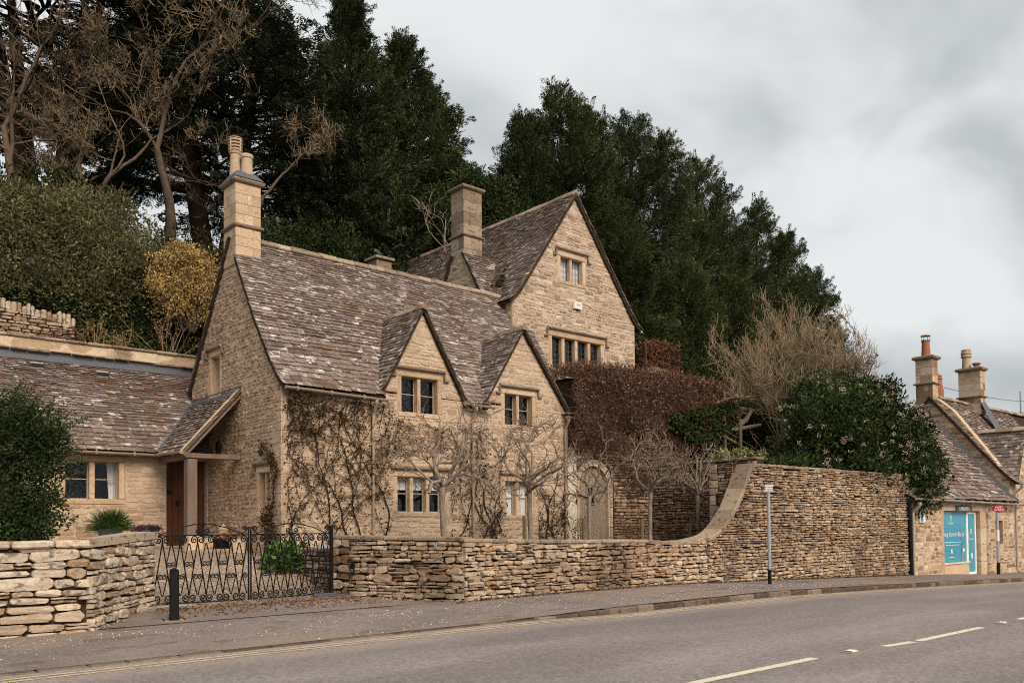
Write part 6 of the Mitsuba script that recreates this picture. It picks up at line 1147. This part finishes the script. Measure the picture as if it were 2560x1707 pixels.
m = MB(); kites(m, Pl, rng.normal(size=Pl.shape) + [0, -.3, .35], rng.uniform(.06, .11, len(Pl)), .055, rng, tint(rng, len(Pl), (.115, .068, .047), (.25, .16, .12), .25)); m.put(key('leaves', hd), 'm_leaf')
Pt = P[~leaf]; m = MB(); D = rng.normal(size=Pt.shape) * [.6, .4, .6] + [0, -.15, .25]; segs(m, Pt, Pt + D * .26, .007, .003, 3, tint(rng, len(Pt), (.065, .036, .028), (.17, .10, .075)))
q = P[rng.integers(0, n, 2600)]; q = q[q[:, 2] > hz(q[:, 0]) - .25]; segs(m, q, q + np.stack([rng.normal(size=len(q)) * .09, rng.normal(size=len(q)) * .09, rng.uniform(.08, .26, len(q))], 1), .005, .0025, 3, tint(rng, len(q), (.12, .06, .045), (.22, .12, .09)))  # twigs along the top tinted paler to look lit from above
q = np.array([[20.9, 18.15, 6.0], [20.4, 17.95, 5.5], [19.6, 17.95, 5.6], [19.0, 18, 5.2]]); m.put(key('twigs', hd), 'm_leaf', kind='stuff')
iv = thing('ivy', 'dark green ivy hanging over the right end of the beech hedge and wall', 'ivy'); n = 5200; x = 22.8 + 3.7 * rng.random(n) ** .8; z = np.interp(x, [22.8, 24.2, 26.5], [4.7, 4.25, 4.3]) + 1.5 * rng.random(n) * np.interp(x, [22.8, 24.6, 26.5], [.3, .9, 1.0]); nz = meshkit.noise(np.stack([x * 1.5, z * 1.5, x * 0], -1), 6); P = np.stack([x, 17.9 - .28 * (nz - .4) + .12 * rng.random(n), z], 1)[nz + .5 * rng.random(n) > .5]
m = MB(); kites(m, P, rng.normal(size=P.shape) + [0, -.5, -.3], .13, .11, rng, tint(rng, len(P), (.018, .032, .012), (.06, .08, .03)), fold=.1); m.put(key('leaves', iv), 'm_leaf')
m = MB(); st = []
for i in range(9): twigs_of(rng, (24.2 + i * .28, 17.75, 4.3), (rng.normal() * .4, 0, -1), 1.1, .012, 2, up=-.12, out=st, bend=.2)
put_sticks(st, iv, 'stems', 'twigs', 'm_bark', 'm_bark', cut=.5)
tp = thing('clipped_beech', 'small square clipped beech with rusty leaves beside the tall house corner', 'bush'); n = 2600; d = rng.uniform(-1, 1, (n, 3)); P = np.array([25.75, 21.0, 7.75]) + d * [1.0, .6, .65]; m = MB(); kites(m, P, rng.normal(size=P.shape), .12, .08, rng, tint(rng, n, (.10, .04, .022), (.23, .11, .065), .25)); m.put(key('leaves', tp), 'm_leaf')
m = MB(); segs(m, np.array([[24.75, 20.6, 6.2], [26.7, 20.6, 6.2], [25.7, 21, 6.0]]), np.array([[24.75, 20.6, 8.4], [26.75, 20.6, 8.55], [25.7, 21, 8.2]]), .03, .025, 6); n = 500; P = np.array([25.75, 21.0, 7.75]) + rng.uniform(-1, 1, (n, 3)) * [1, .6, .65]; segs(m, P, P + rng.normal(size=(n, 3)) * .2, .008, .004); m.put(key('stems', tp), 'm_bark', kind='stuff')
shrub('pale_shrub', 'low cream coloured mound at the top of the hedge below the clipped beech', (24.9, 20.2, 6.95), (.75, .4, .22), 246, 90, 30, .07, .04, (.34, .28, .17), (.48, .42, .28), cl=.12, stems=2)
# bare fountain shaped shrub on the terrace
fs = thing('bare_shrub', 'large bare many stemmed shrub with a fountain of pale brown twigs', 'shrub'); rng = R(250); st = []
for i in range(15):
    a = i * 2.4; el = rng.uniform(.95, 1.45); d = np.array([math.cos(a) * math.cos(el) - .05, math.sin(a) * math.cos(el), math.sin(el)]); r = rng.uniform(.04, .08)
    twigs_of(rng, (28.9 + .35 * math.cos(a), 16.9 + .3 * math.sin(a), 3.2), d, rng.uniform(2.0, 2.8), r, 5, ratio=.66, kids=(2, 4), bend=.12, up=.06, nseg=4, spread=.46, rmin=.0095, out=st)
cS = np.array([28.3, 16.9, 6.7]); st = [s for s in st if s[1][2] < 5 or (((s[1] - cS) / [3.7, 2.8, 3.15]) ** 2).sum() < 1 + .15 * rng.random()]
tips = put_sticks(st, fs, 'stems', 'twigs', 'm_bark_pale', 'm_leaf', cut=.017, tw=((.17, .125, .08), (.36, .28, .19)), rng=rng)
m = MB(); i = rng.integers(0, len(tips), 6500); i = i[tips[i][:, 2] > 5.2]; segs(m, tips[i], tips[i] + rng.normal(size=(len(i), 3)) * .12 + [0, 0, .26], .0085, .0045, 3, tint(rng, len(i), (.21, .155, .10), (.42, .33, .22))); m.put(key('fine_twigs', fs), 'm_leaf', kind='stuff')
# viburnum
k, Cv, rng = shrub('viburnum', 'large evergreen viburnum with white flower clusters spilling over the high wall', (28.9, 14.9, 4.15), (3.9, 1.8, 2.2), 260, 560, 62, .14, .075, (.018, .032, .013), (.065, .09, .035), cl=.36, stems=10, var=.3, noise_=.8, low=-.75, lobes=(((30.9, 13.5, 3.1), (1.5, .75, 1.35), 120), ((31.6, 14.2, 4.6), (1.2, .9, 1.2), 80), ((27.2, 14.4, 4.9), (1.3, .9, 1.2), 60), ((29.6, 14.3, 5.8), (1.1, .8, .75), 50)))
m = MB(); d = sphere_dirs(rng, 900); d = d[(d[:, 1] < .1) & (d[:, 2] > -.7)]; r = (1 - .8 / 2 + .8 * meshkit.noise(d * 2.2 + 260, 260)); F_ = np.array([28.9, 14.9, 4.15]) + d * [3.9, 1.8, 2.2] * r[:, None] * 1.04 + d * .22; keep = rng.random(len(F_)) < np.interp(F_[:, 0], [25, 29, 32.8], [.2, .5, 1.0]); F_ = F_[keep][:230]; d_ = sphere_dirs(rng, 160); d_[:, 1] = -np.abs(d_[:, 1]); F_ = np.r_[F_, np.array([30.9, 13.5, 3.1]) + d_[:95] * [1.5, .78, 1.35], np.array([31.6, 14.2, 4.6]) + d_[95:] * [1.22, .92, 1.22]]
clumps(m, F_, .075, 22, .04, .035, rng, (.36, .27, .22), (.60, .50, .43), up=.5, var=.2); m.put(key('flowers', k), 'm_leaf', kind='stuff')
m = MB(); q = np.array([[26.3, 17, 9.25], [29.8, 17, 10.0], [30.9, 17, 9.95], [32.2, 17, 9.87], [33.5, 17, 9.38], [33.55, 17, 9.1]]); t = np.linspace(0, 5, 26); q = np.stack([np.interp(t, range(6), q[:, i]) for i in range(3)], 1)
for _ in range(2): q[1:-1] = (q[:-2] + q[1:-1] * 2 + q[2:]) / 4
ck = thing('rambler_cane', 'single long rambler cane arching out against the sky above the bare shrub', 'branch'); tube(m, q, np.linspace(.022, .01, 26), 5); m.put(key('stem', ck), 'm_bark_dark'); m = MB(); i = rng.integers(9, 26, 60); kites(m, q[i], rng.normal(size=(60, 3)), .09, .06, rng, tint(rng, 60, (.02, .025, .01), (.05, .05, .02))); m.put(key('leaves', ck), 'm_leaf')
shrub('terrace_plants', 'pale primroses and green cushion plants on the terrace edge by the wall sweep', (23.4, 15.9, 3.6), (.5, 1.2, .2), 262, 60, 30, .09, .06, (.06, .10, .03), (.32, .32, .14), cl=.12, stems=2, cat='plants')
shrub('terrace_plants', 'green plants along the top of the high wall below the bare shrub', (25.6, 14.6, 3.3), (2.6, .5, .28), 263, 130, 26, .14, .05, (.02, .035, .012), (.07, .09, .035), cl=.2, stems=3, cat='plants')
shrub('evergreen_shrub', 'dark evergreen shrub in front of the upper rough wall, behind the bare shrub', (28.6, 18.4, 5.0), (1.1, .5, .6), 264, 100, 40, .12, .07, (.012, .022, .009), (.04, .055, .02), cl=.25, stems=4)
# bank behind the wing
k, C_, r_ = shrub('tangled_bush', 'big olive brown tangled bush on the bank above the wing roof', (6.3, 28.6, 9.7), (4.6, 1.7, 2.35), 270, 950, 44, .13, .05, (.065, .075, .032), (.20, .185, .095), cl=.42, stems=14, var=.3, noise_=.5, twn=900)
k, C_, r_ = shrub('golden_shrub', 'golden yellow leaved shrub left of the cottage chimney', (10.2, 26.8, 9.0), (1.25, .9, 1.35), 271, 300, 36, .085, .05, (.26, .17, .065), (.56, .40, .17), cl=.24, stems=8, var=.22, noise_=.5, twn=160)
rng = R(272); ib = thing('ivy_bank', 'bank of dark glossy ivy between the tangled bush and the parapet', 'ivy'); n = 13000; x = rng.uniform(3.0, 12.5, n); z = rng.uniform(6.3, 9.2, n); nz = meshkit.fbm(np.stack([x * .8, z * .8, x * 0], -1), 3, 3); P = np.stack([x, 26.9 + (z - 6.3) * .45 - 1.0 * (nz - .5) + .2 * rng.random(n), z], 1); P = P[(x > 6.4) | (z > 7.5)]
m = MB(); kites(m, P, rng.normal(size=P.shape) + [0, -.6, -.2], .13, .10, rng, tint(rng, len(P), (.015, .028, .012), (.05, .068, .028)), fold=.1); m.put(key('leaves', ib), 'm_leaf')
X, Z = np.meshgrid(np.linspace(2.5, 13, 22), np.linspace(5.9, 9.4, 9), indexing='ij'); nz = meshkit.fbm(np.stack([X * .8, Z * .8, X * 0], -1), 3, 3); v = np.stack([X, 27.15 + (Z - 6.3) * .45 - 1.0 * (nz - .5), Z], -1).reshape(-1, 3); i, j = np.meshgrid(np.arange(21), np.arange(8), indexing='ij'); MB().add(v, np.stack([i * 9 + j, (i + 1) * 9 + j, (i + 1) * 9 + j + 1, i * 9 + j + 1], -1).reshape(-1, 4)).put(key('earth', ib), 'm_bank', True)
hyl = ((.20, .13, .075), (.34, .23, .13))
for i, (x, h, w, lab) in enumerate(((7.1, .85, .32, 'tan pruned hydrangea, left of the pair behind the parapet'), (7.75, .75, .25, 'tan pruned hydrangea, right of the pair behind the parapet'), (9.0, 1.35, .6, 'taller pruned hydrangea with bare tan stems nearest the chimney end of the parapet'))): twiggy('hydrangea', lab, (x, 25.5, 6.3), h * 1.25, w, 280 + i, 10, *hyl, leaves=200, lc=((.22, .14, .07), (.40, .28, .15)), r=.014)
twiggy('red_stemmed_shrub', 'reddish bare shrub behind the parapet in front of the terrace wall', (6.1, 25.6, 6.2), 1.3, .8, 285, 14, (.09, .025, .02), (.17, .06, .045), leaves=160, lc=((.10, .03, .02), (.18, .07, .05)))
twiggy('red_stemmed_shrub', 'thin bare shrub behind the parapet at the far left edge', (5.0, 25.6, 6.3), 1.2, .6, 286, 8, (.10, .045, .03), (.19, .10, .07))
# ---------------------------------------------------------------- trees on the hill
g1 = 'tall dark conifers right of the tall house'
for i, (x, y, zt, r, lab) in enumerate(((28.6, 31.5, 21.9, 2.5, 'leftmost conifer of the right hand stand, behind the tall house ridge'), (30.8, 31, 24.0, 4.3, 'tallest conifer of the right hand stand, its spiky top above the gable apex'), (33.3, 31.5, 23.6, 4.2, 'second tall conifer right of the gable apex'), (36.2, 31, 24.2, 4.4, 'spiky topped conifer third from the gable apex'), (39.0, 31, 23.8, 4.5, 'middle conifer of the right hand stand, upright tips'),
        (42.2, 31, 23.4, 4.6, 'conifer right of the middle of the right hand stand'), (45.2, 31.5, 23.0, 4.6, 'conifer on the falling right shoulder of the stand, the higher one'), (48.4, 31, 22.1, 4.7, 'conifer on the falling right shoulder of the stand, the lower one'), (51.8, 31, 20.9, 4.7, 'second last conifer at the right end of the stand'), (55.0, 31, 19.2, 4.5, 'lowest conifer at the right end of the stand above the bare shrub'))):
    zb = float(hill(x, y)) - .3; conifer('conifer', lab, (x, y, zb), zt, r, 300 + i, n=560, shape=.62, group=g1, kind='dark' if i % 3 else 'blue')
for i, (x, y, zt, r, lab) in enumerate(((31.5, 27.5, 16.5, 3.0, 'lower bushy conifer in front of the stand beside the gable wall'), (35.5, 27, 15.6, 3.3, 'lower bushy conifer in front of the stand above the clipped beech'), (40, 27, 15.0, 3.5, 'lower bushy conifer behind the bare shrub, left one'), (45, 27, 14.0, 3.6, 'lower bushy conifer behind the bare shrub, right one'))):
    conifer('conifer', lab, (x, y, float(hill(x, y)) - 2.4), zt, r, 320 + i, n=420, shape=.5, group='lower conifers in front of the right hand stand', size=.9)
g2 = 'pair of feathery conifers in the middle of the hill'
conifer('conifer', 'tall feathery conifer with a ragged double top in the middle', (20.2, 34, 12.2), 25.9, 4.6, 330, n=820, shape=1.0, group=g2, kind='blue')
conifer('conifer', 'feathery conifer just right of and lower than the tallest middle one', (23.9, 35, 12.5), 25.7, 5.6, 331, n=860, shape=.85, group=g2)
conifer('conifer', 'small broad conifer filling the right foot of the middle pair', (26.6, 33.5, 11.5), 19.4, 2.9, 332, n=380, shape=.6)
def cedar(label, base, top, rad, seed, tiers, per_tier, start):
    rng = R(seed); k = thing('cedar', label, 'tree'); b = np.array(base, float); st = []; P_, D_ = [], []
    for j in range(4):
        a = j * 1.6 + .4; P = [b + [.5 * math.cos(a) * (1 + 5 * t), .5 * math.sin(a) * (1 + 2 * t), (top - b[2] - .5 - j * .8) * t] for t in np.linspace(-.02, 1, 9)]; m = MB(); tube(m, P, np.linspace(.46, .06, 9), 9); m.put(key('trunk', k), 'm_bark_dark', True)
    for i in range(tiers):
        t = (i + .5) / tiers; z = b[2] + start + (top - b[2] - start) * t; Rr = rad * (1 - .84 * t ** 2.1)
        for q in range(per_tier):
            a = rng.random() * 2 * np.pi; d = np.array([math.cos(a), math.sin(a), rng.uniform(.0, .25)]); L = Rr * rng.uniform(.55, 1.08); n = 7
            P = np.array([b * [1, 1, 0] + [0, 0, z + rng.normal() * .1] + d * L * s + [0, 0, -.4 * L / rad * s ** 2.2] + rng.normal(size=3) * .12 * s for s in np.linspace(.04, 1, n)])
            for e in range(n - 1): st.append((P[e], P[e + 1], .085 * (1 - e / n), .085 * (1 - (e + 1) / n)))
            for s in range(int(9 * L / rad) + 3):
                e = rng.uniform(.3, 1) ** .7; p = P[0] + (P[-1] - P[0]) * e + [0, 0, -.4 * L / rad * e ** 2.2 * .3]; sd = rng.choice([-1, 1]); side = np.cross(d, [0, 0, 1]) * sd; o = side * rng.uniform(0, 1.2) * (1.15 - e * .6); st.append((p, p + o, .025, .012)); P_.append(p + o * .8); D_.append(d * rng.uniform(.3, 1) + side * rng.uniform(.1, .9) + [0, 0, rng.normal() * .12])
            P_.append(P[-2]); D_.append(d + [0, 0, -.1])
    segs(m := MB(), np.array([s[0] for s in st]), np.array([s[1] for s in st]), np.array([s[2] for s in st]), np.array([s[3] for s in st]), 4); m.put(key('branches', k), 'm_bark_dark', kind='stuff')
    P_ = np.array(P_); place(k, 'crown', 'cedar', P_, np.array(D_), rng.uniform(.7, 1.25, len(P_)), rng, roll=.22); return k
cedar('huge dark cedar with layered branches behind the cottage chimney', (15.2, 37, 12.6), 26.7, 6.6, 340, 15, 12, 3.0)
cedar('dark cedar at the top left corner, mostly behind bare trees', (8.6, 38, 12.8), 27.8, 6.4, 341, 11, 10, 6.0)
def bare(label, base, h, seed, r=.2, lean=(0, 0), lev=7, kids=(2, 4), up=.06, moss=True):
    rng = R(seed); k = thing('bare_tree', label, 'tree'); st = []; b = np.array(base, float)
    twigs_of(rng, b - [0, 0, .4], unit([lean[0], lean[1], 1]), h * .36, r, lev, ratio=.70, kids=kids, bend=.17, up=up, nseg=5, spread=.55, rmin=.012, out=st)
    tips = put_sticks(st, k, 'limbs', 'twigs', 'm_bark', 'm_leaf', cut=.03, tw=((.09, .068, .048), (.23, .175, .12)), rng=rng)
    if len(tips): n = min(3000, len(tips)); i = rng.integers(0, len(tips), n); m = MB(); segs(m, tips[i], tips[i] + sphere_dirs(rng, n) * rng.uniform(.12, .36, (n, 1)) + [0, 0, .06], .013, .006, 3, tint(rng, n, (.13, .10, .065), (.29, .225, .15))); m.put(key('fine_twigs', k), 'm_leaf', kind='stuff')
    return k
bare('left bare tree with two sinuous mossy trunks against the cedar', (8.9, 31, 11.0), 10.5, 350, .2, (-.12, 0))
bare('bare tree leaning left at the far left edge of the picture', (6.2, 31.5, 11.0), 11, 351, .17, (-.1, 0))
bare('bare tree in the centre of the bare group, crown in front of the cedar', (11.4, 32, 11.5), 11.5, 352, .22, (.08, 0))
bare('bare tree with twiggy side shoots just left of the cottage chimney', (13.4, 31.5, 11.4), 9.5, 353, .15, (.1, 0), lev=6)
bare('slim pale sapling between the bare trees and the tangled bush', (5.3, 29.8, 10.0), 5.0, 354, .07, (0, 0), lev=4)
k, C_, r_ = shrub('holly_tree', 'round headed small leaved evergreen behind the plain square chimney', (24.2, 29.5, 14.6), (2.4, 1.4, 2.3), 360, 420, 46, .16, .09, (.02, .036, .015), (.07, .09, .036), cl=.4, stems=9, cat='tree', noise_=.6)
def sapling(label, base, h, seed):
    rng = R(seed); k = thing('bare_sapling', label, 'tree'); st = []; twigs_of(rng, base, (rng.normal() * .1, 0, 1), h * .42, .055, 4, ratio=.62, kids=(2, 4), bend=.16, up=.06, spread=.5, rmin=.012, out=st); put_sticks(st, k, 'limbs', 'twigs', 'm_bark_pale', 'm_bark_pale', cut=.02)
sapling('pale bare sapling left of the plain square chimney', (20.6, 28.0, 11.2), 5.2, 371); sapling('second pale bare sapling, nearer the plain square chimney', (21.8, 28.0, 11.0), 4.2, 372)
k, C_, r_ = shrub('under_shrub', 'low dark brown undergrowth between the golden shrub and the bare trees', (11.6, 29.0, 9.6), (2.6, 1.2, 1.8), 373, 320, 40, .13, .06, (.024, .03, .014), (.085, .075, .034), cl=.4, stems=6, noise_=.5, twn=240)
k, C_, r_ = shrub('under_shrub', 'dark ivy mass round the tree feet behind the cottage ridge', (17.5, 30.5, 11.2), (4.5, 1.6, 1.9), 374, 380, 40, .16, .08, (.016, .028, .012), (.05, .065, .028), cl=.5, stems=6, noise_=.6)
k, C_, r_ = shrub('under_shrub', 'dark laurel growth behind the hedge at the right of the tall house', (31, 23.5, 7.2), (5.5, 1.4, 2.0), 375, 380, 40, .16, .08, (.016, .028, .012), (.055, .072, .03), cl=.5, stems=6, noise_=.6)
k, C_, r_ = shrub('under_shrub', 'dark thicket on the hill between the bare trees and the tangled bush', (6.5, 31.5, 11.2), (5.5, 1.4, 1.9), 376, 420, 40, .16, .08, (.02, .028, .012), (.07, .07, .03), cl=.5, stems=6, noise_=.5)
